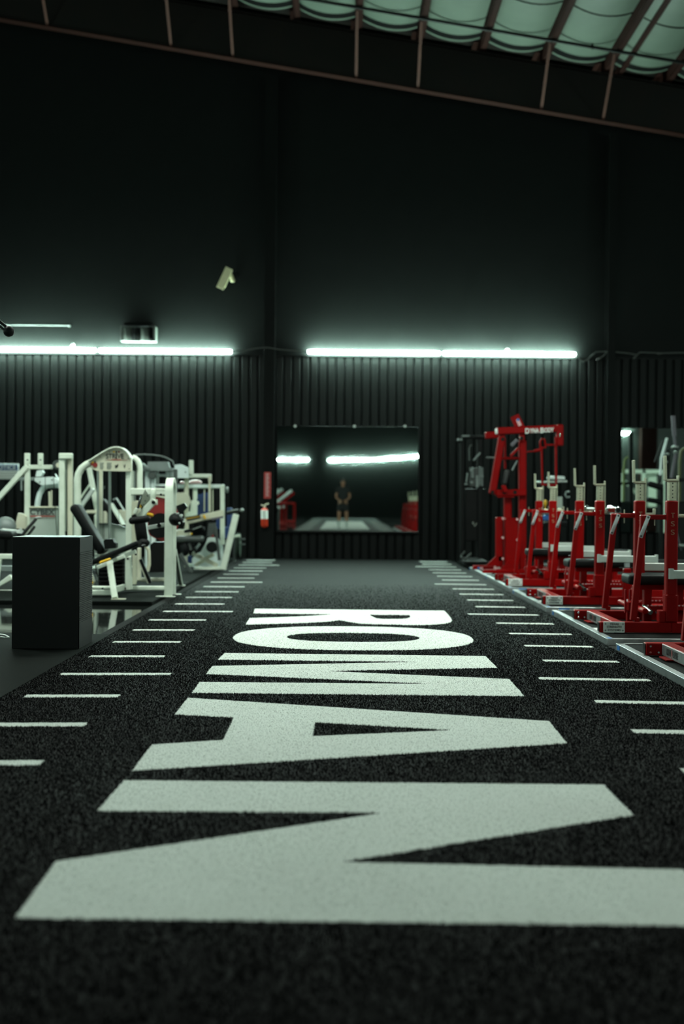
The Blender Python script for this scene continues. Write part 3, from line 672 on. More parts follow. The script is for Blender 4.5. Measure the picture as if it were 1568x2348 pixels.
MB().pr(228, 1291, 254, 1281.2, 13.68, 3.2, cap=True).out('seat_lever', 'yellow', L, 'yellow lever grip')
MB().pt([(226, 1293), (219, 1297), (221, 1310), (226, 1325), (228, 1340)], 13.8, 1.2).out('lever_cable', 'black', L)
MB().pb(211, 1290.5, 322, 1243.5, 13.95, 11.5, .30, ch=.35, seg=3).out('seat_pad', 'vinyl', L)
MB().pp([(237, 1241), (242, 1236), (258, 1236), (261, 1243), (266, 1246), (266, 1257), (240, 1259)], 14.2, .12).out('seat_hinge', 'black', L)
MB().pb(171, 1158, 239, 1268, 14.4, 21, .30, ch=.4, seg=3).out('backrest_pad', 'vinyl', L)
MB().pb(322, 1282, 345, 1337, 14.45, 7, .05).out('gas_strut', 'black', L)
MB().pb(318, 1283, 341, 1337, 14.52, 5, .05).out('strut_guide', 'cream', L)
# cam, discs and pads
MB().pp([(339, 1170), (348, 1146), (357, 1139), (367, 1140.5), (378, 1143.5), (390, 1149), (399, 1157), (406.5, 1171), (409.5, 1190), (408.5, 1206), (402, 1220), (391, 1234), (377, 1242), (365, 1238.5), (352, 1232.5), (342, 1226), (338.5, 1214)], 14.65, .03).out('cam_plate', 'cam_red', L, 'dark red cam plate')
MB().pp([(357.5, 1138.4), (377, 1142.2), (391, 1148), (391, 1144), (377, 1138), (357, 1135.6)], 14.64, .04).out('cam_rim', 'cream', L)
b = MB(); b.disc(367, 1203.5, 14.56, 27, .05, 30); b.out('weight_disc', 'black', L)
MB().pp([(340, 1216), (346, 1216), (380, 1209), (393, 1207), (389, 1222), (378, 1232), (360, 1234), (346, 1227)], 14.53, .02).out('disc_guard', 'vinyl', L)
MB().pb(338, 1210.5, 398, 1199.5, 14.45, 9.5, .04).out('cam_arm', 'silver_paint', L)
MB().disc(364.3, 1205, 14.40, 4.8, .03, 18).out('arm_knob', 'black', L)
MB().pr(334, 1177.5, 352.5, 1182, 14.4, 3.8, cap=True).out('cam_pin', 'yellow', L, 'yellow pin')
MB().pq(378, 1191, 385, 1203, 14.42, .02).out('scale_mark', 'yellow', L, 'yellow scale')
MB().pp([(378, 1214), (385, 1209), (388, 1212), (383, 1222), (380, 1224)], 14.44, .01).out('scale_mark', 'yellow', L, 'yellow scale')
MB().pt([(378, 1227), (386, 1221), (391, 1213), (393, 1206)], 14.42, 1).out('scale_ring', 'ink', L)
b = MB(); c = A(403, 1191, 13.95); b.ell(c, (16 * 13.95 / FPX, .14, 15 * 13.95 / FPX)); b.ell(A(418, 1200, 13.95), (6 * 13.95 / FPX, .06, 12 * 13.95 / FPX)); b.out('roller_pad', 'vinyl', L)
for x, y, w, h in ((406.5, 1177, 5, 2.2), (415.5, 1182, 5.5, 4.4), (411.5, 1199.5, 2.6, 3.6), (421.5, 1196, 2.8, 3.2)):
    MB().pb(x - w * .7, y + .6, x + w * .7, y - .4, 13.78, h * 1.3, .03, ch=.3, seg=2).out('chrome_collar', 'silver_paint', L)
MB().pp([(404, 1160), (422, 1153.5), (429, 1163), (420, 1173), (408, 1172)], 14.3, .07).out('gear_block', 'black', L)
MB().pp([(333, 1121.5), (348.5, 1146), (331, 1165), (319.5, 1151)], 14.3, .012).out('guard_plate', 'diamond_plate', L)
for x, y in ((338, 1137), (333, 1148.5), (329.5, 1157.5)): MB().disc(x, y, 14.29, 1.6, .01, 10).out('bolt', 'ink', L)
b = MB(); b.pb(352, 1121.5, 349.5, 1152, 14.32, 12, .06, ch=.3, seg=2); b.pb(354, 1122.5, 378, 1123.5, 14.36, 6, .05); b.out('lever_bracket', 'white', L)
b = MB(); b.pb(355, 1147, 317, 1187, 14.24, 15, .04); b.pq(352, 1145, 361, 1158, 14.26, .03); b.out('lever_arm', 'white', L)
MB().disc(351.5, 1152, 14.2, 4.2, .03, 18).out('arm_knob', 'black', L)
b = MB(); b.pr(322.5, 1138, 316, 1166, 14.2, 3); b.out('handle_grip', 'rubber_grip', L)
MB().pr(323, 1137, 319.5, 1149, 14.15, .9).out('chrome_pin', 'chrome', L)
MB().pb(315, 1166, 308, 1178, 14.2, 8, .05).out('handle_stem', 'white', L)
MB().pb(306, 1180, 311, 1191, 14.2, 10, .06).out('handle_base', 'black', L)
MB().pr(320, 1157, 322.5, 1164, 14.22, 2.2).out('adjust_pin', 'yellow', L, 'yellow pin')
MB().pr(295, 1195, 345, 1189, 14.1, 8.5, cap=True).out('roller_pad', 'vinyl', L)
MB().pb(320, 1196, 326.5, 1242, 14.25, 25, .10, ch=.25, seg=2).out('shin_pad', 'vinyl', L)
MB().pr(318, 1243, 343, 1246, 14.05, 9, cap=True).out('knee_roller', 'vinyl', L)
MB().pr(324, 1251.5, 334, 1250, 13.93, 1.6).out('chrome_pin', 'chrome', L)
MB().pp([(199, 1312), (206, 1310), (211, 1322), (215, 1333), (210, 1346), (199, 1346)], 14.3, .1).out('rear_cam', 'cream', L)
MB().disc(207, 1336, 14.28, 6, .03, 16).out('rear_cam', 'yellow', L, 'yellowed disc')
for k in range(3): MB().disc(219, 1266 + k * 8, 14.2, 2.6, .03, 10).out('bolt', 'steel', L)

# ------------------------------------------------------------------ machine seen through the tower
Yc = 18.4
C = thing('chest_press_machine', 'white machine with slanted arms seen through the arched tower', 'exercise machine', A(240, 1300, Yc))
b = MB(); b.pb(204, 1072, 226, 1185, Yc, 11, .07); b.pb(222, 1180, 224, 1305, Yc, 11, .07); b.out('upright', 'white', C)
b = MB(); b.pb(185, 1142, 212, 1102, Yc + .1, 4, .05); b.out('arm', 'white', C)
b = MB(); b.pb(185, 1163, 214, 1121, Yc - .2, 9, .06); b.out('arm', 'silver_paint', C)
b = MB(); b.pq(198, 1170, 222, 1177.5, Yc - .2, .06); b.out('cross_bar', 'cream', C)
MB().pb(234, 1146, 281, 1207, Yc - .6, 12, .25, ch=.35, seg=3).out('backrest_pad', 'vinyl', C)
MB().pb(254, 1154, 284, 1204, Yc - .62, 3.4, .27).out('pad_edge', 'white', C)
b = MB(); b.pr(259, 1146, 268, 1142, Yc - .4, 2.2); b.out('grip', 'grey', C)
b = MB(); b.pb(267, 1142, 285, 1171, Yc - .4, 3.2, .03); b.out('handle', 'cool_white', C)
b = MB(); b.pq(266, 1169, 290, 1196, Yc - .3, .08); b.pq(228, 1172, 246, 1205, Yc - .3, .08); b.out('rear_panel', 'cream', C)
b = MB(); b.pq(215, 1296, 300, 1306, Yc, .5); b.out('base', 'white', C)

# ------------------------------------------------------------------ white cable machine with lettered plate, left edge
Yk = 16.4
K = thing('cable_row_machine', 'white cable machine with lettered plate behind the black box at the left edge', 'exercise machine', A(110, 1330, Yk))
b = MB(); b.pq(57, 1039, 68.5, 1352, Yk, .07); b.out('upright', 'white', K)
b = MB(); b.pq(87.5, 1039, 98.5, 1068, Yk, .06); b.out('upright', 'white', K)
b = MB(); b.pq(60, 1066, 120.5, 1076.5, Yk + .005, .06); b.out('top_beam', 'white', K)
b = MB(); b.pb(63, 1069, -14, 1154, Yk, 11.5, .06); b.out('diagonal_beam', 'white', K)
b = MB(); b.pq(136, 1039, 148.5, 1352, Yk - .1, .07); b.out('upright', 'white', K)
b = MB(); b.pq(155.5, 1041, 166.5, 1352, Yk - .05, .07); b.out('upright', 'cream', K)
b = MB(); b.pq(136, 1039, 166.5, 1053.5, Yk - .12, .10); b.out('top_cap', 'white', K)
MB().pr(151.5, 1053, 151.5, 1300, Yk, 1.8).out('guide_rod', 'steel', K)
MB().pq(148.8, 1218, 155, 1229, Yk - .05, .03).out('selector_block', 'black', K)
for x, y in ((62.5, 1054.5), (92.5, 1054.5)): MB().disc(x, y, Yk - .045, 1.8, .02, 12).out('bolt', 'ink', K)
b = MB(); c = A(132, 1066, Yk - .04); b.rod(c - Y3 * .03, c + Y3 * .03, 11 * Yk / FPX, 20); b.out('pulley', 'dark_grey', K)
MB().disc(134, 1066.5, Yk - .09, 6, .03, 18).out('pulley_hub', 'cream', K)
MB().pq(68.5, 1162, 133, 1300, Yk + .02, .03).out('plate_panel', 'shroud', K)
MB().pq(68.5, 1161, 133, 1165.5, Yk - .005, .06).out('panel_rim', 'cream', K)
ptext('lettering', 'CYBEX', 69, 1167, 125.5, 1180.5, Yk + .013, 'dark_grey', K, .03)
MB().pq(69, 1182.4, 126, 1185, Yk + .015, .004).out('text_line', 'ink_red', K)
MB().pq(69.5, 1186.6, 126, 1189, Yk + .015, .004).out('text_line', 'ink_grey', K)
for p in ([(78.5, 1076, 77.5, 1160)], [(103.7, 1076, 104, 1160)], [(122, 1078, 126, 1160), (126, 1160, 130.5, 1230)], [(71, 1045, 74.5, 1053)], [(101, 1044, 105, 1058)]):
    b = MB()
    for q in p: b.pr(*q, Yk - .06, .8, n=6)
    b.out('cable', 'black', K)
b = MB(); b.pt([(85, 1165), (87, 1148), (91, 1132), (98, 1120), (107, 1114.5), (120, 1113), (135, 1113.5)], Yk + .7, 6.4); b.out('curved_arm', 'cool_white', K)
b = MB(); b.pp([(79, 1095), (121, 1093), (135, 1102), (133, 1108.5), (94, 1112.5), (79, 1102.5)], Yk + .6, .06); b.out('arm_plate', 'cool_white', K)
for x, y in ((91, 1105.5), (119, 1100)): MB().disc(x, y, Yk + .58, 1.5, .02, 10).out('bolt', 'ink', K)
b = MB(); b.pp([(84, 1079), (96, 1078), (99, 1084), (94, 1092), (81, 1093)], Yk + .7, .1); b.pp([(126, 1086), (133, 1095), (134, 1100), (129, 1098)], Yk + .7, .05); b.out('arm_block', 'cool_white', K)
b = MB(); b.pq(43, 1094, 78, 1102, Yk + .5, .05); b.pr(49, 1102, 49, 1125, Yk + .5, 2.0); b.out('handle', 'grey', K)
b = MB(); b.pr(113, 1127, 114, 1162, Yk + .6, 2.6); b.pr(118.4, 1124, 118.4, 1162, Yk + .6, 1.5); b.out('rear_rod', 'cream', K)
c = A(13, 1208, Yk - .3); MB().ell(c, (24 * Yk / FPX, .12, 23 * Yk / FPX)).out('round_guard', 'grey', K)
MB().pp([(39, 1185), (42, 1176), (51, 1178), (58, 1185), (58, 1212), (34, 1212)], Yk - .1, .10).out('side_pad', 'cream', K)
b = MB(); b.pr(5, 1214, 50, 1218, Yk - .5, 3); b.pr(22, 1219, 52, 1223, Yk - .55, 2.4); b.pr(45, 1211, 53, 1222, Yk - .5, 3); b.out('linkage', 'steel', K)
MB().pb(-40, 1220, 34, 1228, Yk - .9, 20, .3, ch=.4, seg=3).out('seat_pad', 'vinyl', K)
b = MB(); b.pr(50, 1228, 84, 1188, Yk - .6, 3.8, cap=True); b.pr(62, 1230, 80, 1206, Yk - .5, 3.4, cap=True); b.out('grip', 'rubber_grip', K)
MB().pr(82, 1187, 94, 1186, Yk - .6, 2.4).out('grip_end', 'steel', K)
b = MB(); b.pq(-30, 1270, 30, 1282, Yk - 1.3, .07); b.out('base_beam', 'white', K)
b = MB(); b.pb(0, 1282, -8, 1345, Yk - 1.3, 7, .06); b.pb(-20, 1360, 28, 1322, Yk - 1.5, 13, .07); b.pq(-30, 1353, 60, 1367, Yk - 1.6, .08); b.out('base_leg', 'white', K)
b = MB(); b.pq(-30, 1297, 30, 1311, Yk - 1.0, .06); b.out('foot_bar', 'grey', K)
b = MB(); b.pq(120, 1346, 172, 1358, Yk - .1, .5); b.pq(50, 1346, 76, 1358, Yk, .4); b.out('base_beam', 'white', K)

# ------------------------------------------------------------------ grey-topped pulldown station behind
Yd = 18.9
D = thing('pulldown_station', 'white station with grey hood and arched bar behind the leg machine', 'exercise machine', A(360, 1300, Yd))
b = MB(); b.pt([(308.6, 1048), (310, 1044), (314, 1042.5), (332, 1042), (352, 1043), (368, 1045.3), (378, 1048), (392, 1055), (396.5, 1058.5), (398, 1066)], Yd, 1.7); b.out('arched_bar', 'grey', D)
MB().pp([(339.5, 1058.5), (384, 1058.5), (387.5, 1072), (396, 1074), (397, 1079.5), (326, 1079.5), (326, 1074), (336, 1071)], Yd - .1, .2).out('hood', 'grey', D)
b = MB(); b.pb(326, 1064, 342, 1076, Yd - .1, 6, .1); b.out('hood_side', 'grey', D)
MB().pq(398, 1076, 406.5, 1129, Yd - .15, .08).out('grey_post', 'dark_grey', D)
for x0, x1, y0, y1 in ((333, 344, 1080, 1122), (346.5, 357, 1082, 1120), (380.5, 388, 1080, 1094), (390, 397, 1080, 1094)):
    MB().pq(x0, y0, x1, y1 + (0 if y1 < 1110 else 180), Yd, .07).out('upright', 'cool_white', D)
for y0, y1 in ((1087, 1093), (1110, 1116)): MB().pq(352, y0, 384, y1, Yd + .02, .06).out('cross_bar', 'cool_white', D)
c = A(349, 1090, Yd - .05); MB().rod(c - Y3 * .03, c + Y3 * .02, .055, 18).out('pulley', 'dark_grey', D)
for x in (360.5, 363.5): MB().pr(x, 1080, x, 1118, Yd - .06, .8, n=6).out('cable', 'steel', D)
MB().pq(326, 1296, 408, 1306, Yd, .4).out('base', 'white', D)

# ------------------------------------------------------------------ plate-loaded row machine by the turf
Ye = 19.9
E = thing('row_machine', 'white machine with slanted beam and yellow scale nearest the turf at the left rear', 'exercise machine', A(480, 1308, Ye))
MB().pp([(400, 1066), (412, 1064.5), (420, 1068), (431, 1072.5), (432, 1096), (400, 1096)], Ye - .1, .25).out('weight_cover', 'cool_white', E)
MB().disc(425, 1082.5, Ye - .12, 1.6, .03, 10).out('bolt', 'dark_grey', E)
MB().pq(423, 1072, 432.5, 1300, Ye + .1, .07).out('upright', 'cream', E)
MB().pq(433.5, 1055, 443.2, 1089, Ye, .08).out('peg', 'white', E)
MB().pq(432, 1086.5, 485, 1096.3, Ye + .02, .10).out('top_beam', 'white', E)
MB().pq(477.5, 1090, 485, 1104, Ye + .02, .06).out('beam_end', 'cream', E)
MB().pq(478, 1104, 483.2, 1173, Ye + .03, .03).out('hanger_rod', 'cream', E)
for x in (468.6, 488): MB().pr(x, 1121, x - .3, 1173, Ye + .2, 1.3, n=8).out('guide_rod', 'cream', E)
MB().pq(404, 1110.5, 514.5, 1119.8, Ye + .14, .09).out('cross_beam', 'cool_white', E)
MB().pq(505, 1112, 514.7, 1249, Ye + .12, .08).out('right_post', 'white', E)
c = A(517, 1123, Ye + .2); MB().rod(c, c + Vector((.04, 0, 0)), .045, 16).out('pulley', 'grey', E)
MB().pq(442.5, 1118, 452, 1146, Ye + .2, .07).out('left_post', 'white', E)
b = MB(); b.pp([(452, 1133), (461, 1133), (466, 1129), (476, 1129), (477, 1182), (452, 1182)], Ye + .55, .10); b.out('blue_pad', 'blue', E)
MB().pq(496, 1188, 504, 1213, Ye + .5, .1).out('blue_pad', 'blue', E)
b = MB(); b.ell(A(448, 1106, Ye + .5), (16 * Ye / FPX, .12, 6.5 * Ye / FPX)); b.ell(A(417.5, 1107, Ye + .5), (6 * Ye / FPX, .08, 4 * Ye / FPX)); b.out('pink_roller', 'pink', E, 'pink pad roller')
MB().pp([(437.5, 1150), (441, 1146), (449, 1145.5), (451, 1150), (454, 1149), (455, 1156), (451, 1158), (451, 1183), (426, 1184), (425, 1178), (436, 1172)], Ye - .1, .10).out('seat_bracket', 'white', E)
MB().pp([(403, 1130), (424, 1129), (433, 1136), (437, 1150), (433, 1160), (424, 1164), (403, 1164)], Ye - .25, .04).out('side_shield', 'cream', E)
b = MB(); b.pb(424, 1195.5, 513.5, 1176, Ye - .3, 15.5, .09); b.out('scale_beam', 'cream', E)
MB().pb(425, 1190, 459, 1183.6, Ye - .36, 8, .02).out('scale', 'ink', E, 'black scale with yellow marks')
for k in range(7): x = 428 + k * 4.4; MB().pb(x, 1192 - (x - 425) * .19, x + .9, 1188.4 - (x - 425) * .19, Ye - .375, 1.7, .01).out('scale_tick', 'yellow', E)
MB().pb(467, 1180.5, 470.5, 1190, Ye - .37, 4, .03).out('scale_pointer', 'yellow', E, 'yellow pointer')
MB().pb(484.5, 1190.5, 512, 1185.4, Ye - .36, 4.6, .01).out('brand_strip', 'strap', E)
b = MB(); p1 = A(511, 1307, Ye - .3); b.bar(A(541.5, 1179, Ye - .3), p1, .085, .09); b.out('slanted_leg', 'white', E)
MB().pr(519, 1176.5, 549, 1170, Ye - .32, 5, cap=True).out('grip', 'rubber_grip', E)
MB().pb(520, 1173, 546, 1168, Ye - .36, 3, .03, ch=.4, seg=2).out('grip_highlight', 'grey', E)  # grey strip stands for the highlight along the black grip
MB().ell(A(555, 1169.5, Ye - .3), (.03, .03, .03)).out('grip_end', 'steel', E)
MB().pr(533, 1231, 550, 1228.5, Ye - .2, 3.2).out('plate_peg', 'white', E)
b = MB(); b.pb(441, 1268, 499, 1297, Ye - .2, 9, .06); b.pb(447, 1297, 490, 1270, Ye - .1, 8, .06); b.out('cross_brace', 'cream', E)
b = MB(); b.pq(445, 1299, 515, 1311, Ye - .3, .10); b.pq(428, 1293, 520, 1303, Ye + .5, .08); b.out('base_beam', 'white', E)
b = MB(); b.pp([(470, 1236), (480, 1232), (499, 1233), (511, 1252), (511, 1300), (442, 1300), (440, 1282)], Ye + .25, .04); b.out('rear_shield', 'cool_white', E)
c = A(486, 1254.5, Ye - .35); b = MB(); b.rod(c - Y3 * .06, c + Y3 * .2, .075, 24); b.out('roller_pad', 'vinyl', E)
MB().pp([(478, 1200), (495, 1198), (496, 1218), (489, 1231), (474, 1230)], Ye - .32, .02).out('lever_plate', 'dark_grey', E)
MB().pp([(482, 1230), (489, 1225), (491, 1232)], Ye - .34, .02).out('red_tab', 'cam_red', E)
b = MB(); b.pb(494, 1208, 499, 1252, Ye - .36, 6, .03); b.pb(498.5, 1248, 503, 1285, Ye - .36, 7, .03); b.out('link_bar', 'dark_grey', E)
b = MB(); b.pb(422, 1219, 466, 1210, Ye - .5, 8, .08, ch=.4, seg=2); b.pr(440, 1222, 470, 1212, Ye - .45, 9, cap=True); b.out('knee_pad', 'vinyl', E)
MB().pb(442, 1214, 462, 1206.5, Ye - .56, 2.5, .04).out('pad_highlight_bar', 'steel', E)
MB().pb(406, 1235, 467, 1236, Ye - .55, 14, .28, ch=.4, seg=3).out('seat_pad', 'dark_grey', E)
b = MB(); b.ell(A(424, 1258, Ye - .6), (11 * Ye / FPX, .10, 17 * Ye / FPX)); b.ell(A(437, 1258, Ye - .55), (8 * Ye / FPX, .08, 10 * Ye / FPX)); b.out('ankle_roller', 'vinyl', E)
b = MB(); b.pb(430, 1233, 438, 1262, Ye - .62, 6, .03); b.out('link_bar', 'dark_grey', E)
MB().pq(430.5, 1274, 440, 1290, Ye - .4, .06).out('blue_cap', 'blue', E)
MB().ell(A(438.5, 1224, Ye - .62), (.013, .013, .013)).out('yellow_knob', 'yellow', E)
b = MB(); b.pb(413, 1270, 438, 1318, Ye - 1.1, 9, .06); b.out('dark_leg', 'dark_grey', E)
b = MB(); b.pq(404, 1214, 436, 1232, Ye - .3, .2); b.pb(424, 1190, 431, 1216, Ye - .4, 6, .04); b.out('seat_frame', 'cream', E)
b = MB(); b.pt([(472, 1232), (466, 1246), (457, 1262), (447, 1266)], Ye - .4, 4.5); b.out('pad_arm', 'vinyl', E)
MB().pb(448, 1258, 458, 1246, Ye - .47, 6, .02, ch=.4, seg=2).out('pad_arm_plate', 'cool_white', E)
ZFLOOR[0] = 0.0405 
b = thing('blue_bench', 'blue padded bench standing behind the slanted white leg', 'bench', A(524, 1290, 21.2))
MB().pq(521.5, 1164, 531.5, 1228, 21.2, .3).out('backrest', 'blue', b)
MB().pq(505, 1208, 531, 1236, 21.1, .35).out('seat', 'blue', b)
MB().pq(514, 1236, 520, 1291, 21.2, .06).out('leg', 'dark_grey', b)
b = thing('plate_tree', 'dim rack of green weight plates beside the slanted white leg', 'weight rack', A(547, 1288, 22.2))
for x, w in ((541.5, 2.4), (545, 2.6), (549, 2.6)):
    c = A(x, 1250, 22.2); MB().rod(c, c + Vector((w * 22.2 / FPX, 0, 0)), .19, 28).out('weight_plate', 'green_plate', b)
for y in (1237, 1249): MB().pr(548, y, 562, y - 1, 22.1, 2.0).out('peg', 'dark_grey', b)
MB().pq(535, 1226, 540, 1289, 22.2, .12).out('post', 'dark_grey', b)
ZFLOOR[0] = None
# ------------------------------------------------------------------ red bench-press stations on rubber platforms
ZB = 0.05
def platform(x0, y0, y1, label, blue=True):
    x1 = x0 + 2.75; t = thing('bench_platform', label, 'platform', (x0, y0, 0), 'low rubber platforms under the red benches')
    MB().box(((x0 + x1) / 2, (y0 + y1) / 2, .022), (x1 - x0 - .02, y1 - y0 - .02, .042)).out('rubber_top', 'platform_rubber', t, smooth=0)
    fr = [((x0, y0 - .004), (x0, y1)), ((x0 - .012, y0), (x1, y0)), ((x0, y1), (x1, y1))]
    for (a, b_) in fr:
        b = MB(); d = Vector((b_[0] - a[0], b_[1] - a[1], 0)); n = Vector((-d.y, d.x, 0)).normalized()
        b.bar((a[0], a[1], .0242), (b_[0], b_[1], .0242), .025, .048, up=(0, 0, 1), ch=.06)
        lip = .018 if abs(d.y) > abs(d.x) else (.018 if a[1] == y0 else -.018)
        off = Vector((lip, 0, 0)) if abs(d.y) > abs(d.x) else Vector((0, lip, 0))
        b.bar(Vector((a[0], a[1], .0475)) + off, Vector((b_[0], b_[1], .0475)) + off, .036, .0028, up=(0, 0, 1), ch=.1)
        b.out('frame_rail', 'aluminium', t)
    if blue: MB().box((x0 + .15, y0 - .0145, .026), (.10, .003, .030)).out('rail_label', 'label_blue', t, 'blue paper label')
    if blue: MB().box((x0 + .26, y0 - .0145, .026), (.045, .003, .028)).out('rail_label', 'label_white', t, 'white paper label')
    MB().box((x0 - .0135, y1 - .10, .026), (.003, .08, .030)).out('rail_label', 'label_blue', t, 'blue paper label')
    MB().box((x0 + .012, y0 + .05, .0492), (.022, .10, .001)).out('rail_label', 'label_blue', t, 'blue paper label')
    MB().box((x0 + .075, y0 + .68, .0448), (.11, .40, .003)).out('paper_label', 'label_white', t, 'white paper label on the rubber')
    for k in range(4): MB().box((x0 + .06 + .012 * k, y0 + .62 + .05 * (k % 2), .0468), (.006, .05, .001)).out('label_print', 'ink', t)
    return t

def bench(O, label):
    X0, Yn, Zn = O; W = 1.215
    t = thing('bench_press', label, 'weight bench', O, 'red bench presses in a row')
    P = lambda x, y, z: Vector((X0 + x, Yn + y, Zn + z))
    def B(): return MB()
    # base
    for s, nm in ((0, 'near'), (1, 'far')):
        yc = .04 if s == 0 else W - .04; bend = -.055 if s == 0 else .055
        b = B(); b.bar(P(0, yc, .0385), P(.53, yc, .0385), .077, .08, up=(0, 1, 0), ch=.06); b.bar(P(.53, yc, .0385), P(1.75, yc + bend * 1.6, .0385), .077, .08, up=(0, 1, 0), ch=.06)
        b.out('base_beam', 'red', t)
        B().box(P(-.003, yc, .0385), (.006, .066, .064)).out('end_cap', 'black', t)
    b = B(); b.bar(P(.14, .08, .0385), P(.14, W - .08, .0385), .077, .08, up=(1, 0, 0), ch=.06); b.out('cross_beam', 'red', t)
    B().bar(P(.098, W - .70, .040), P(.098, W - .10, .040), .066, .004, up=(1, 0, 0), ch=.1).out('side_plate', 'aluminium', t, 'plain metal plate reading ROMAN EMPIRE')
    text('side_lettering', 'ROMAN', P(.0955, .985, .020), -Y3, Z3, .115, .042, 'ink', t, .0015, .012)
    text('side_lettering', 'EMPIRE', P(.0955, .815, .020), -Y3, Z3, .13, .042, 'ink', t, .0015, .012)
    b = B(); b.prism([P(.0955, .842 + .014 * math.sin(a_), .045 + .022 * math.cos(a_)) for a_ in (k * math.pi / 4 for k in range(8))], (-.0015, 0, 0)); b.box(P(.0948, .842, .024), (.0015, .006, .026)); b.out('side_emblem', 'cam_red', t)
    for x, z in ((.028, .058), (.028, .020), (.078, .020)):
        B().rod(P(x, W - .092, z), P(x, W - .078, z), .0075, 10).out('bolt', 'chrome', t)
    b = B(); b.box(P(.085, W - .30, .004), (.06, .2, .006)); b.out('floor_tab', 'red', t)
    # sign plate
    B().bar(P(.026, -.0035, .040), P(.182, -.0035, .040), .080, .007, up=(0, 1, 0), ch=.3).out('sign_plate', 'label_white', t, 'white metal plate reading TEXAS STRENGTH SYSTEMS')
    for s_, z, x0_, w_ in (('TEXAS', .0555, .071, .066), ('STRENGTH', .0350, .050, .108), ('SYSTEMS', .0115, .056, .096)):
        text('sign_lettering', s_, P(x0_, -.0078, z), X3, Z3, w_, .0145, 'ink', t, .0015, .018)
    for x, z in ((.040, .064), (.040, .016), (.168, .064), (.168, .016)):
        B().rod(P(x, -.011, z), P(x, -.006, z), .0065, 10).out('bolt', 'grey', t)
    for s in (0, 1):
        yc = .04 if s == 0 else W - .04; dy = -1 if s == 0 else 1; f = -1
        B().b2(X0 + .48, X0 + .575, Yn + yc - .048, Yn + yc + .048, Zn + .077, Zn + .285).out('sleeve', 'red', t)
        B().b2(X0 + .435, X0 + .482, Yn + yc - .045, Yn + yc + .045, Zn + .077, Zn + .165).out('sleeve_block', 'red', t)
        B().b2(X0 + .486, X0 + .569, Yn + yc - .041, Yn + yc + .041, Zn + .10, Zn + .975).out('upright', 'red', t)
        for q, ch_ in enumerate('TSS'):
            text('etched_letter', ch_, P(.515, yc - .0425, .878 - q * .062 - .03), X3, Z3, .027, .036, 'etched', t, .001, -.005)
        b = B(); z0, z1 = Zn + .975, Zn + 1.115; xa, xb = X0 + .497, X0 + .558
        b.b2(xa, xb, Yn + yc - .03, Yn + yc + .03, z0 - .02, z1); b.out('inner_tube', 'zinc', t)
        for k in range(5): B().rod(P(.5275, yc - .0312, .998 + k * .026), P(.5275, yc - .028, .998 + k * .026), .0052, 10, .05).out('hole', 'ink', t)
        b = B(); b.bar(P(.479, yc, 1.125), P(.474, yc, 1.305), .018, .05); b.bar(P(.482, yc, 1.123), P(.575, yc, 1.123), .022, .06, ch=.3, seg=2); b.bar(P(.572, yc, 1.16), P(.572, yc, .85), .010, .05)
        b.out('rack_hook', 'zinc', t)
        b = B(); b.bar(P(.572, yc, .862), P(.650, yc, .862), .026, .06, ch=.35, seg=2); b.bar(P(.648, yc, .865), P(.648, yc, .91), .014, .06); b.out('lower_hook', 'zinc', t)
        # slanted strut, arm, link
        B().bar(P(.252, yc, .09), P(.318, yc, .79), .045, .045, ch=.06).out('strut', 'red', t)
        B().b2(X0 + .262, X0 + .297, Yn + yc - .02, Yn + yc + .02, Zn + .072, Zn + .11).out('strut_foot', 'red', t)
        b = B(); b.b2(X0 + .296, X0 + .355, Yn + yc - .03, Yn + yc + .03, Zn + .785, Zn + .868); b.bar(P(.33, yc, .852), P(.49, yc, .852), .036, .045); b.out('pivot_arm', 'red', t)
        B().bar(P(.352, yc - .038, .862), P(.292, yc - .038, .700), .028, .008, ch=.3, seg=2).out('link_plate', 'link_silver', t)
        for x, z in ((.348, .850), (.296, .712)): B().rod(P(x, yc - .047, z), P(x, yc - .034, z), .0085, 12).out('bolt', 'dark_grey', t)
        B().rod(P(.404, yc, .79), P(.404, yc, .90), .0045, 8).out('threaded_pin', 'zinc', t)
        B().rod(P(.484, yc - .01, .874), P(.479, yc - .01, .88), .010, 10).out('weld_bead', 'chrome', t)
        # spotter arm on its own post
        ya = yc - .055 if s == 0 else yc + .055
        b = B(); b.bar(P(.50, ya, .432), P(1.06, ya, .432), .062, .06, ch=.06); b.box(P(.515, ya, .437), (.03, .062, .075)); b.box(P(1.05, ya, .437), (.02, .062, .078)); b.out('spotter_arm', 'silver_paint', t)
        b = B(); b.b2(X0 + .755, X0 + .800, Yn + ya - .022, Yn + ya + .022, Zn + .30, Zn + .405); b.out('spotter_tube', 'link_silver', t)
        b = B(); b.b2(X0 + .743, X0 + .812, Yn + ya - .035, Yn + ya + .035, Zn + .03, Zn + .345); b.out('spotter_post', 'red', t)
        B().rod(P(.70, ya - .02, .352), P(.85, ya - .02, .352), .006, 8).out('spotter_pin', 'chrome', t)
    # pad
    b = B(); b.bar(P(.30, W / 2, .365), P(1.55, W / 2, .365), .078, .31, ch=.30, seg=3); b.out('bench_pad', 'vinyl', t)
    b = B(); b.bar(P(.40, W / 2, .305), P(1.5, W / 2, .305), .045, .08, up=(0, 1, 0)); b.out('pad_beam', 'red', t)
    for x in (.475, .72, 1.35): B().b2(X0 + x - .03, X0 + x + .03, Yn + W / 2 - .04, Yn + W / 2 + .04, Zn + .0, Zn + .30).out('pad_leg', 'red', t)
    # lift lever and foot plate
    b = B(); b.rod(P(.36, .12, .15), P(.36, W - .12, .15), .022); b.out('lift_shaft', 'red', t)
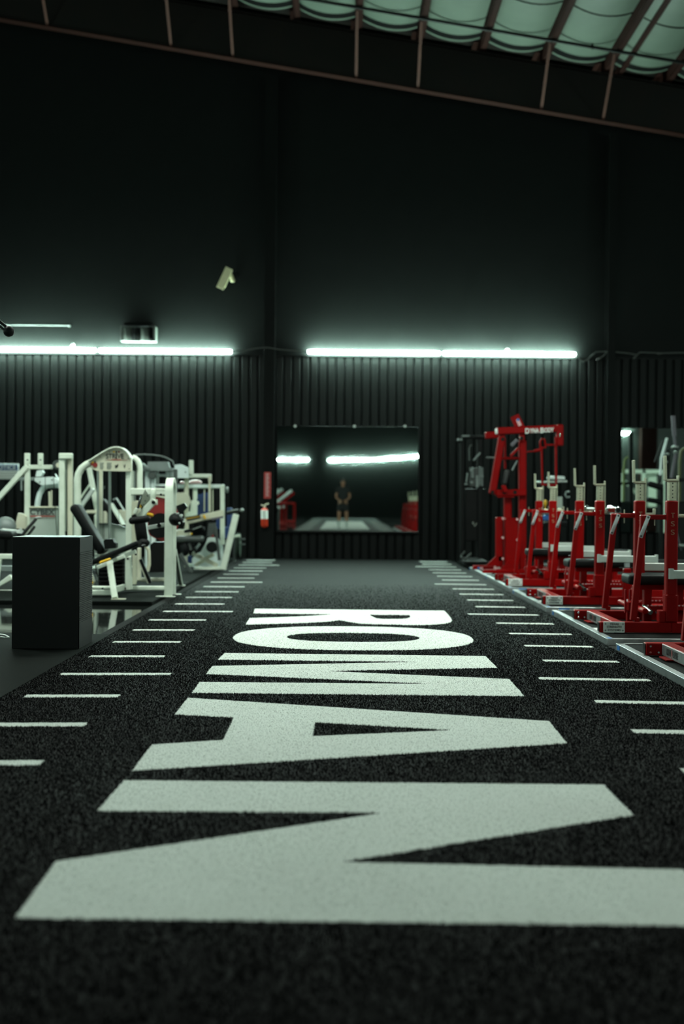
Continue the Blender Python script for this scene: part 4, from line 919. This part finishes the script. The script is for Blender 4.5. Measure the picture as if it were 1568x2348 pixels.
    b = B(); b.b2(X0 + .285, X0 + .40, Yn + .42, Yn + .54, Zn + .12, Zn + .205); b.b2(X0 + .30, X0 + .345, Yn + .5, Yn + .55, Zn, Zn + .13); b.out('lever_block', 'red', t)
    B().rod(P(.405, .40, .165), P(.44, .30, .125), .020, 14).out('lever_roller', 'chrome', t)
    b = B(); b.bar(P(.42, .42, .145), P(.92, .42, .165), .04, .012, up=(0, 1, 0)); b.bar(P(.45, .95, .155), P(.92, .95, .165), .04, .012, up=(0, 1, 0)); b.box(P(.68, .68, .146), (.46, .53, .008)); b.out('foot_plate', 'red', t)
    b = B()
    for k in range(16):
        for y in (.413, .943): b.box(P(.44 + k * .03, y, .172), (.014, .006, .008))
    b.out('grip_teeth', 'pink', t, kind='stuff')
    B().rod(P(.47, .26, .13), P(.53, .12, .10), .008, 8).out('lever_pin', 'chrome', t)
    b = B(); b.bar(P(.28, .47, .11), P(.28, .47, .29), .012, .03); b.bar(P(.315, .47, .11), P(.315, .47, .29), .012, .03); b.out('lift_fork', 'red', t)
    return t

o1 = A(1375, 1450, z=ZB); o2 = A(1245, 1386, z=ZB); o3 = A(1160.5, 1343, z=ZB); o0 = A(1481, 1503, z=ZB) - Y3 * 1.13
bx_ = (o1.x + o2.x + o3.x) / 3
Ys = [o0.y, o1.y, o2.y, o3.y]
B1 = bench((o1.x, o1.y, ZB), 'red bench press with a clearly readable TEXAS STRENGTH SYSTEMS plate, second from the front')
dup(B1, (o2.x, o2.y, ZB), 'red bench press with a chrome barbell on its lower hooks, third from the front')
dup(B1, (o3.x, o3.y, ZB), 'farthest red bench press, next to the tall red pulldown machine')
dup(B1, (o0.x, o0.y, ZB), 'nearest red bench press, only its base corner showing at the right edge')
xp = A(1395, 1480, z=0).x
edges = [A(1395, 1480, z=0).y, A(1254, 1404, z=0).y]
platform(xp, edges[0], edges[1] - .33, 'rubber platform under the readable sign plate, with a plain metal front rail', False)
platform(xp, edges[1], edges[1] + 2.6, 'rubber platform with a blue label on its front rail, third from the front')
platform(xp, edges[1] + 2.95, 18.55, 'low platform under the farthest red bench press')
platform(xp, 18.6, 20.9, 'low platform under the tall red pulldown machine')
platform(xp, A(1568, 1571, z=0).y - .8, edges[0] - .33, 'nearest rubber platform, its pale metal edge running out at the right edge')
# the row goes on beside and behind the photographer: the centre mirror shows it
for k in range(1, 5):
    y = o0.y - 2.86 * k
    nth = ['first', 'second', 'third', 'fourth'][k - 1]
    dup(B1, (o0.x, y, ZB), nth + ' red bench press nearer than the picture edge, seen in the mirror')
    platform(xp, y - .42, y + 1.9, 'platform of the %s bench press nearer than the picture edge' % nth)

# barbell resting on the lower hooks of the third bench
hx_, hz_ = o2.x + .612, ZB + .892
bb = thing('barbell', 'chrome barbell lying on the lower hooks of the third red bench', 'barbell', (hx_, o2.y, hz_))
MB().rod((hx_, o2.y - .02, hz_), (hx_, o2.y + 1.24, hz_), .014, 14).out('shaft', 'steel', bb)
for s, y in ((-1, o2.y - .02), (1, o2.y + 1.24)):
    MB().rod((hx_, y, hz_), (hx_, y + s * .40, hz_), .030, 18).rod((hx_, y, hz_), (hx_, y + s * .03, hz_), .040, 18).out('sleeve', 'chrome', bb)
    MB().rod((hx_, y + s * .396, hz_), (hx_, y + s * .41, hz_), .022, 14).out('end_plug', 'black', bb)

ZFLOOR[0] = 0.0505
# ------------------------------------------------------------------ tall red pulldown machine
Yr = 19.5
R = thing('pulldown_machine', 'tall red plate-loaded machine with white lettering on its top beam', 'exercise machine', A(1180, 1318, Yr))
b = MB(); b.pb(1136, 989, 1288, 982, Yr, 15.5, .13, ch=.1); b.out('top_beam', 'red', R)
MB().pb(1136, 989, 1140.5, 988.8, Yr - .005, 14.5, .135).out('beam_cap', 'label_white', R, 'pale end cap')
O_ = A(1204, 994.5, Yr - .068); k_ = Yr / FPX; sl = math.tan(math.radians(2.9)); ux = Vector((1, 0, sl)).normalized()
text('lettering', 'D', O_, ux, Z3, 9.5 * k_, 12.5 * k_, 'label_white', R, .003, .03)
text('lettering', 'YNA', O_ + ux * 10.5 * k_ + Z3 * 1 * k_, ux, Z3, 21 * k_, 10.5 * k_, 'label_white', R, .003, .03)
text('lettering', 'B', O_ + ux * 34.5 * k_, ux, Z3, 8.5 * k_, 12.5 * k_, 'label_white', R, .003, .03)
text('lettering', 'ODY', O_ + ux * 43.5 * k_ + Z3 * 1 * k_, ux, Z3, 22 * k_, 10.5 * k_, 'label_white', R, .003, .03)
b = MB(); b.pq(1275, 974, 1290, 1023, Yr - .07, .14); b.out('end_bracket', 'red', R)
MB().pr(1283.5, 993, 1283.5, 1002, Yr - .09, 1.6).out('bracket_pin', 'chrome', R)
b = MB(); b.pb(1112, 999, 1150, 996, Yr + .45, 15.5, .12); b.out('rear_beam', 'red', R)
b = MB(); b.pb(1179, 953, 1194, 984, Yr + .05, 20, .05, ch=.05); b.out('slanted_tab', 'red', R)
fl_ = MB().pb(1186, 961.5, 1192.5, 976, Yr + .015, 7.5, .006); fl_.out('flag_decal', 'pink', R)
MB().disc(1187.5, 962.5, Yr + .008, 3.2, .006, 14).out('flag_decal', 'label_blue', R)
b = MB(); b.pq(1189, 1010, 1205.5, 1315, Yr, .13); b.out('main_column', 'red', R)
b = MB(); b.pq(1190.5, 990, 1202, 1014, Yr - .02, .08); b.pq(1144.5, 990, 1157, 1010, Yr - .02, .08); b.out('pivot_lug', 'red', R)
for x, y in ((1152.5, 1007), (1196, 1004.5), (1129, 1128.5), (1156, 1128.5), (1180.5, 1128.5)): MB().disc(x, y, Yr - .09, 4.2, .05, 16).out('bolt', 'black', R)
b = MB(); b.pb(1150, 1003, 1128, 1133, Yr - .03, 15.5, .10); b.out('slanted_column', 'red', R)
b = MB(); b.pb(1136, 1130.5, 1206, 1129.5, Yr - .02, 15, .11); b.pq(1140, 1123, 1178, 1141, Yr - .06, .04); b.out('cross_link', 'red', R)
b = MB(); b.pq(1155, 1136, 1172, 1315, Yr + .05, .12); b.out('middle_column', 'red', R)
b = MB(); b.pq(1136, 1186, 1151.8, 1300, Yr - .02, .10); b.out('left_column', 'red', R)
b = MB(); b.pq(1157.5, 1188, 1187, 1312, Yr - .1, .08); b.out('lower_panel', 'red', R)
for x, y in ((1153.5, 1189), (1186, 1191), (1153, 1233), (1186, 1238), (1153, 1281), (1185, 1289)): MB().disc(x, y, Yr - .14, 2.6, .05, 12).out('bolt', 'pink', R)
b = MB(); b.pp([(1115, 1297), (1136, 1276), (1150, 1276), (1150, 1297)], Yr - .02, .05); b.pp([(1146, 1307), (1168, 1284), (1187, 1284), (1187, 1307)], Yr - .14, .05); b.out('gusset', 'red', R)
b = MB(); b.pq(1083.5, 1296, 1175, 1310, Yr + .6, .12); b.out('base_beam', 'red', R)
b = MB(); b.pq(1106, 1306, 1206, 1321, Yr - .35, .12); b.bar(A(1140, 1316, Yr - .3), A(1140, 1304, Yr + .65), .1, .09); b.bar(A(1200, 1316, Yr - .3), A(1200, 1304, Yr + .65), .1, .09); b.out('base_beam', 'red', R)
MB().pq(1095, 1300.5, 1107, 1309, Yr + .585, .01).out('flag_decal', 'pink', R)
MB().disc(1097, 1302.5, Yr + .58, 3, .006, 14).out('flag_decal', 'label_blue', R)
b = MB(); b.pr(1163, 1077, 1156.5, 1112, Yr - .15, 5.8, cap=True); b.out('grip', 'rubber_grip', R)
b = MB(); b.pq(1140, 1048, 1189, 1054, Yr + .05, .06); b.pq(1155, 1004, 1160, 1075, Yr + .1, .04); b.out('lever_frame', 'red', R); b = MB(); b.pb(1153, 1112, 1160, 1128, Yr - .12, 10, .05); b.out('lever_frame', 'red', R)
MB().pb(1172, 1022, 1186, 1008, Yr + .02, 7, .04).out('lever_arm', 'strap', R)
MB().pb(1170, 1046, 1189, 1027, Yr - .05, 5.5, .05).out('lever_arm', 'red', R)
MB().pb(1174, 1078, 1186, 1056, Yr + .1, 3, .03).out('link_rod', 'grey', R)
MB().pr(1115, 1049, 1136, 1049.5, Yr + .4, 2.2).out('rear_peg', 'grey', R)
b = MB(); b.pt([(1239, 1030), (1238, 1012), (1242, 1006.5), (1248, 1007), (1250, 1018), (1251, 1026), (1240, 1027)], Yr, 2.4)
b.pb(1241, 1024, 1243.5, 1112, Yr, 4, .04); b.pb(1273.5, 1002, 1275, 1116, Yr - .05, 4.5, .04); b.pb(1250, 1020, 1275, 1020, Yr, 4, .04); b.out('hanging_frame', 'red', R)
b = MB(); b.pr(1206, 1036.5, 1225, 1034.5, Yr, 1.6); b.pr(1224, 1034.5, 1239, 1031, Yr, 3.6); b.out('side_arm', 'red', R)
b = MB(); b.pr(1240, 1111, 1278, 1113, Yr - .05, 2.4); b.out('pull_bar', 'red', R)

ZFLOOR[0] = 0.001
# black rig standing left of the red machine
Yg = 22.3
g = thing('black_rig', 'black cable rig with silver carriage against the wall left of the tall red machine', 'exercise machine', A(1085, 1292, Yg))
b = MB(); b.pq(1058, 998, 1132, 1006, Yg, .12); b.pq(1047, 1006, 1060, 1014, Yg, .10); b.out('top_beam', 'black', g)
MB().pb(1060, 1000, 1077, 999.5, Yg - .1, 4, .04).pb(1049, 1008, 1060, 1008, Yg - .08, 5, .04).out('top_plate', 'grey', g)
b = MB(); b.pq(1055, 1010, 1064, 1290, Yg, .10); b.pq(1094, 1006, 1106, 1290, Yg, .12); b.out('upright', 'black', g)
b = MB(); b.pt([(1076, 1056), (1075.5, 1030), (1078, 1022), (1083, 1020)], Yg - .1, 1.8); b.out('handle', 'dark_grey', g)
MB().pb(1085, 1056, 1101, 1038, Yg - .12, 4, .03).out('slanted_bar', 'grey', g)
MB().pq(1076, 1072, 1108, 1116, Yg - .02, .05).out('carriage', 'dark_grey', g)
for x, y0, y1, w in ((1094, 1090, 1118, 7), (1100, 1070, 1112, 3), (1105, 1072, 1114, 3), (1083, 1074, 1096, 5)): MB().pq(x - w / 2, y0, x + w / 2, y1, Yg - .08, .05).out('carriage_bar', 'grey', g)
for x, y in ((1080.5, 1078), (1081.5, 1106), (1105.5, 1092)): MB().disc(x, y, Yg - .12, 3.2, .04, 12).out('bolt', 'grey', g)
MB().pb(1072, 1084, 1069, 1106, Yg - .1, 3, .03).pb(1065, 1110, 1072, 1110, Yg - .1, 4, .03).out('latch', 'grey', g)
MB().pq(1066, 1120, 1112, 1240, Yg + .05, .08).out('front_shield', 'black', g)
b = MB()
for p in ((1083, 1201, 1085, 1196), (1085, 1203, 1087, 1199), (1087, 1207, 1096, 1197), (1095, 1203, 1099, 1196), (1098, 1204, 1100, 1200), (1101, 1204, 1104, 1200)): b.pb(*p, Yg + .04, 1.8, .006)
b.out('scrawled_mark', 'ink_grey', g)
b = MB(); b.pb(1056, 1276, 1066, 1264, Yg - .9, 3, .04); b.pb(1066, 1282, 1081, 1268, Yg - 1.1, 4, .04); b.pb(1056, 1277, 1070, 1283, Yg - 1.0, 5, .05); b.out('foot_bracket', 'dark_grey', g)
b = MB(); b.pq(1058, 1281, 1112, 1293, Yg - .6, .9); b.out('base', 'black', g)

# pale bench and cable station behind the red uprights
Yq = 21.4
q = thing('pale_press_machine', 'pale machine with round seat back half hidden behind the far red bench uprights', 'exercise machine', A(1275, 1300, Yq))
MB().pb(1256, 1095.5, 1292, 1097, Yq, 9, .3, ch=.35, seg=3).out('head_pad', 'cool_white', q)
b = MB(); b.pr(1230, 1106, 1300, 1104, Yq - .1, 2.8); b.out('bar', 'steel', q)
MB().pq(1273.5, 1139, 1287.5, 1166, Yq - .1, .2).out('side_box', 'shroud', q)
b = MB(); b.pt([(1306, 1140), (1299, 1140), (1296, 1134), (1298, 1128), (1306, 1127)], Yq, 2.2); b.out('hook_handle', 'grey', q)
MB().ell(A(1250, 1153, Yq - .2), (.028, .028, .05)).pr(1250, 1160, 1250, 1168, Yq - .2, 1.2).out('yellow_knob', 'yellow', q)
MB().pq(1246, 1181, 1258.5, 1193, Yq - .2, .12).out('blue_block', 'bright_blue', q)
MB().pq(1246, 1170, 1258, 1180, Yq - .15, .1).out('seat_bracket', 'grey', q)
b = MB(); b.pr(1271, 1171, 1287, 1168.5, Yq - .3, 4); b.pr(1276, 1178, 1287, 1178, Yq - .3, 4.5); b.out('chrome_sleeve', 'zinc', q)
b = MB(); b.pq(1262, 1098, 1270, 1300, Yq + .1, .1); b.pq(1244, 1196, 1300, 1206, Yq, .1); b.pq(1240, 1292, 1310, 1302, Yq, .4); b.out('frame', 'black', q)

# dark multi-station in front of the right mirror
Ym = 21.8
m_ = thing('black_cable_tower', 'black cable tower with grey straps in front of the right mirror', 'exercise machine', A(1540, 1300, Ym))
b = MB(); b.pb(1500, 1060, 1520, 1010, Ym, 3, .04); b.pq(1526, 1030, 1534, 1300, Ym + .1, .1); b.pq(1575, 960, 1586, 1300, Ym + .1, .1); b.pq(1526, 1096, 1586, 1104, Ym + .1, .08); b.out('frame', 'black', m_)
b = MB(); b.pb(1543, 953, 1546, 1000, Ym - .1, 9, .04); b.pb(1546, 1000, 1549, 1028, Ym - .1, 5, .04); b.pb(1549, 1040, 1539, 1096, Ym - .1, 6, .03); b.out('grey_strap', 'strap', m_)
for x, y, r_ in ((1546, 1024, 4.5), (1548, 1037, 4), (1541, 1026, 3), (1553, 1025, 3)): MB().ell(A(x, y, Ym - .12), (r_ * Ym / FPX,) * 3).out('pulley', 'steel', m_)
for x, y in ((1531.5, 1041), (1528, 1059), (1524, 1042)): MB().ell(A(x, y, Ym - .05), (.02, .02, .02)).out('bolt', 'steel', m_)
b = MB(); b.pb(1517, 1048, 1529, 1004, Ym - .2, 5, .04); b.pb(1513.5, 1090, 1516, 1048, Ym - .2, 4.5, .03); b.out('chrome_handle', 'cool_white', m_)
b = MB(); b.pt([(1553, 1240), (1557, 1150), (1558, 1060), (1561, 1035), (1570, 1028)], Ym + .2, 3.6); b.out('bent_tube', 'olive', m_)
b = MB(); b.pr(1484, 1108, 1520, 1119, Ym - .3, 7, cap=True); b.pr(1482, 1145, 1520, 1152, Ym - .3, 6, cap=True); b.out('roller_pad', 'vinyl', m_)
b = MB(); b.pb(1516, 1090, 1508, 1112, Ym - .25, 4, .04); b.pq(1512, 1110, 1520, 1300, Ym - .2, .08); b.out('arm', 'black', m_)
MB().pq(1534, 1150, 1575, 1290, Ym + .1, .2).out('weight_stack', 'black', m_)
b = MB(); b.pb(1549, 1210, 1562, 1262, Ym - .3, 1.8, .02); b.out('hanging_strap', 'strap', m_)
MB().pr(1556, 1250, 1575, 1252, Ym - .4, 4).out('chrome_handle', 'steel', m_)
MB().pq(1505, 1290, 1590, 1300, Ym, .5).out('base', 'black', m_)

ZFLOOR[0] = None
# ------------------------------------------------------------------ what the two mirrors look back at
cr = thing('cable_rack', 'pale green cable rack seen only in the right mirror', 'exercise machine', (9.2, 4.6, 0))
b = MB()
for x in (8.6, 9.25, 9.9): b.b2(x - .06, x + .06, 4.5, 4.62, .02, 2.05)
b.b2(8.54, 9.96, 4.5, 4.62, 1.93, 2.05); b.b2(8.54, 9.96, 4.4, 4.75, 0, .08); b.out('frame', 'white', cr)
b = MB(); b.bar((9.3, 4.4, 1.9), (10.2, 4.3, 1.3), .08, .06); b.bar((8.7, 4.4, 1.7), (9.2, 4.35, 1.2), .09, .06); b.bar((9.55, 4.4, .9), (9.55, 4.4, 1.95), .28, .08); b.out('arm', 'white', cr)
b = MB(); b.capsule((9.3, 4.2, 1.25), (10.3, 4.2, 1.1), .09); b.out('roller_pad', 'vinyl', cr)
sw = MB().box((9.75, -2.9, 1.9), (1.76, .12, 3.8)).out('partition', 'dark_grey', smooth=0); tag(sw, 'short dark partition wall seen in the right mirror', 'partition')
tube_lamp((10.31, -2.80, 3.53), (9.0, -2.80, 3.50), 'tube light on the short partition, its end glowing at the left of the right mirror')
bc = MB().b2(10.64, 11.25, -2.95, -2.6, 0, 3.75).out('steel_column', 'rust'); tag(bc, 'rust brown steel column seen in the right mirror', 'column')
for k, (x, y) in enumerate(((-2.7, -7.2), (-3.0, -10.6), (-2.6, -14.4))):
    t = thing('incline_machine', 'red machine with pale slanted pads in the left of the centre mirror, ' + ('closest', 'middle one', 'farthest')[k], 'exercise machine', (x, y, 0), 'red machines behind the photographer')
    b = MB(); b.b2(x - .6, x - .5, y - .4, y - .3, 0, 1.1); b.b2(x + .4, x + .5, y - .4, y - .3, 0, .9); b.b2(x - .6, x + .5, y - .42, y - .28, .02, .12); b.b2(x - .6, x + .5, y + .28, y + .42, .02, .12); b.bar((x - .55, y, .5), (x + .45, y, 1.35), .08, .1); b.b2(x - .1, x, y - .4, y + .4, .02, .1); b.b2(x - .55, x + .45, y - .36, y + .36, .85, .92); b.out('frame', 'red', t)
    b = MB(); b.bar((x - .5, y + .25, .75), (x + .35, y + .25, 1.45), .12, .22, ch=.3, seg=2); b.bar((x - .7, y + .2, .62), (x + .1, y + .2, .74), .12, .35, ch=.3, seg=2); b.out('pad', 'cool_white', t)

# photographer, seen in the centre mirror holding the camera at the waist
YPs = -0.42
ph = thing('person', 'person in black shirt and shorts with white socks holding a camera, seen in the mirror', 'person', (0, YPs, .012))
def skinned(name, pts, edges, m, parent, root=0, lv=2, label=None):
    me = bpy.data.meshes.new(name); off = ORIG[parent]
    me.from_pydata([tuple(Vector(p[:3]) - off) for p in pts], edges, []); o = bpy.data.objects.new(name, me); COL.objects.link(o); o.parent = parent; ORIG[o] = off
    s = o.modifiers.new('skin', 'SKIN'); s.use_smooth_shade = True
    for i, p in enumerate(pts):
        v = me.skin_vertices[0].data[i]; v.radius = (p[3], p[4] if len(p) > 4 else p[3]); v.use_root = (i == root)
    o.modifiers.new('smooth', 'SUBSURF').levels = lv; o.modifiers['smooth'].render_levels = lv
    me.materials.append(MATS[m])
    if label: o['label'] = label
    return o
pts = []; ed = []
def V_(x, y, z, r, r2=None, to=None):
    pts.append((x, YPs + y, z, r, r2 or r))
    if to is not None: ed.append((to, len(pts) - 1))
    return len(pts) - 1
pel = V_(0, 0, .95, .145, .105); ab = V_(0, .01, 1.10, .125, .09, pel); chs = V_(0, 0, 1.30, .15, .10, ab); nk0 = V_(0, -.01, 1.45, .075, .07, chs)
nk = V_(0, .005, 1.52, .052, .055, nk0); jw = V_(0, .035, 1.585, .066, .078, nk); hd = V_(0, .025, 1.66, .074, .092, jw); tp = V_(0, .015, 1.73, .055, .068, hd)
nose = V_(0, .128, 1.63, .012, .013, hd)
for s in (-1, 1):
    V_(s * .078, .01, 1.645, .014, .016, hd)
    sh_ = V_(s * .17, -.01, 1.42, .062, None, chs); up_ = V_(s * .215, -.02, 1.28, .046, None, sh_); el = V_(s * .24, .02, 1.14, .038, None, up_)
    fa = V_(s * .16, .17, 1.06, .033, None, el); wr_ = V_(s * .085, .285, 1.01, .024, None, fa); pa = V_(s * .072, .325, 1.0, .026, .034, wr_)
    for f_, (dz, ln) in enumerate(((.03, .06), (.012, .066), (-.008, .062), (-.027, .05))):
        k1 = V_(s * .066, .352, 1.0 + dz, .0095, None, pa); k2 = V_(s * .050, .372, 1.0 + dz, .009, None, k1); k3 = V_(s * (.050 - ln * .45), .374, 1.0 + dz, .008, None, k2)
    t1 = V_(s * .058, .318, 1.035, .011, None, pa); t2 = V_(s * .035, .325, 1.05, .010, None, t1)
    hp = V_(s * .095, 0, .90, .092, None, pel); th = V_(s * .115, .005, .72, .078, None, hp); kn = V_(s * .125, .02, .50, .056, None, th)
    cf = V_(s * .13, -.015, .36, .057, None, kn); an = V_(s * .135, -.02, .11, .036, None, cf); he = V_(s * .135, -.03, .055, .038, None, an); to_ = V_(s * .15, .14, .045, .036, .028, he)
body = skinned('body', pts, ed, 'skin', ph)
pts = []; ed = []
a0 = V_(0, 0, .88, .165, .125); a1 = V_(0, .01, 1.10, .15, .112, a0); a2 = V_(0, 0, 1.30, .172, .12, a1); a3 = V_(0, -.01, 1.46, .095, .085, a2)
for s in (-1, 1):
    b0 = V_(s * .175, -.01, 1.43, .078, None, a2); V_(s * .225, -.022, 1.27, .066, None, b0)
skinned('shirt', pts, ed, 'cloth_black', ph)
pts = []; ed = []
a0 = V_(0, 0, .97, .158, .12); a1 = V_(0, 0, .90, .16, .125, a0)
for s in (-1, 1):
    b0 = V_(s * .10, 0, .80, .112, None, a1); V_(s * .12, .005, .60, .102, None, b0)
skinned('shorts', pts, ed, 'cloth_black', ph)
for s in (-1, 1):
    pts = []; ed = []
    a0 = V_(s * .13, -.014, .35, .062); a1 = V_(s * .134, -.018, .2, .05, None, a0); V_(s * .135, -.02, .09, .044, None, a1); skinned('sock', pts, ed, 'cloth_white', ph)
    pts = []; ed = []
    a0 = V_(s * .135, -.06, .058, .046, .046); a1 = V_(s * .14, .05, .056, .05, .044, a0); V_(s * .152, .17, .05, .046, .038, a1); skinned('shoe', pts, ed, 'cloth_white', ph)
    MB().ell((s * .032, YPs + .112, 1.662), (.013, .012, .011), 12, 8).out('eye', 'eye_white', ph)
    MB().ell((s * .032, YPs + .1215, 1.662), (.006, .005, .006), 10, 6).out('iris', 'ink', ph)
MB().ell((0, YPs + .108, 1.595), (.022, .012, .006), 12, 6).out('mouth', 'sign_red', ph)
hp_ = []
b = MB(); b.ell((0, YPs - .005, 1.70), (.092, .108, .085), 20, 12); b.ell((0, YPs - .045, 1.64), (.084, .075, .085), 18, 10); b.out('hair', 'hair', ph)
cm = thing('photo_camera', 'black camera held at the waist by the person in the mirror', 'camera', (0, -.08, 1.0))
b = MB(); b.bar((-.068, -.085, 1.0), (.068, -.085, 1.0), .095, .055, ch=.2, seg=2); b.bar((-.02, -.085, 1.055), (.02, -.085, 1.055), .03, .045, ch=.2); b.out('camera_body', 'black', cm)
MB().rod((0, -.058, 1.0), (0, -.012, 1.0), .034, 24).out('camera_lens', 'black', cm)
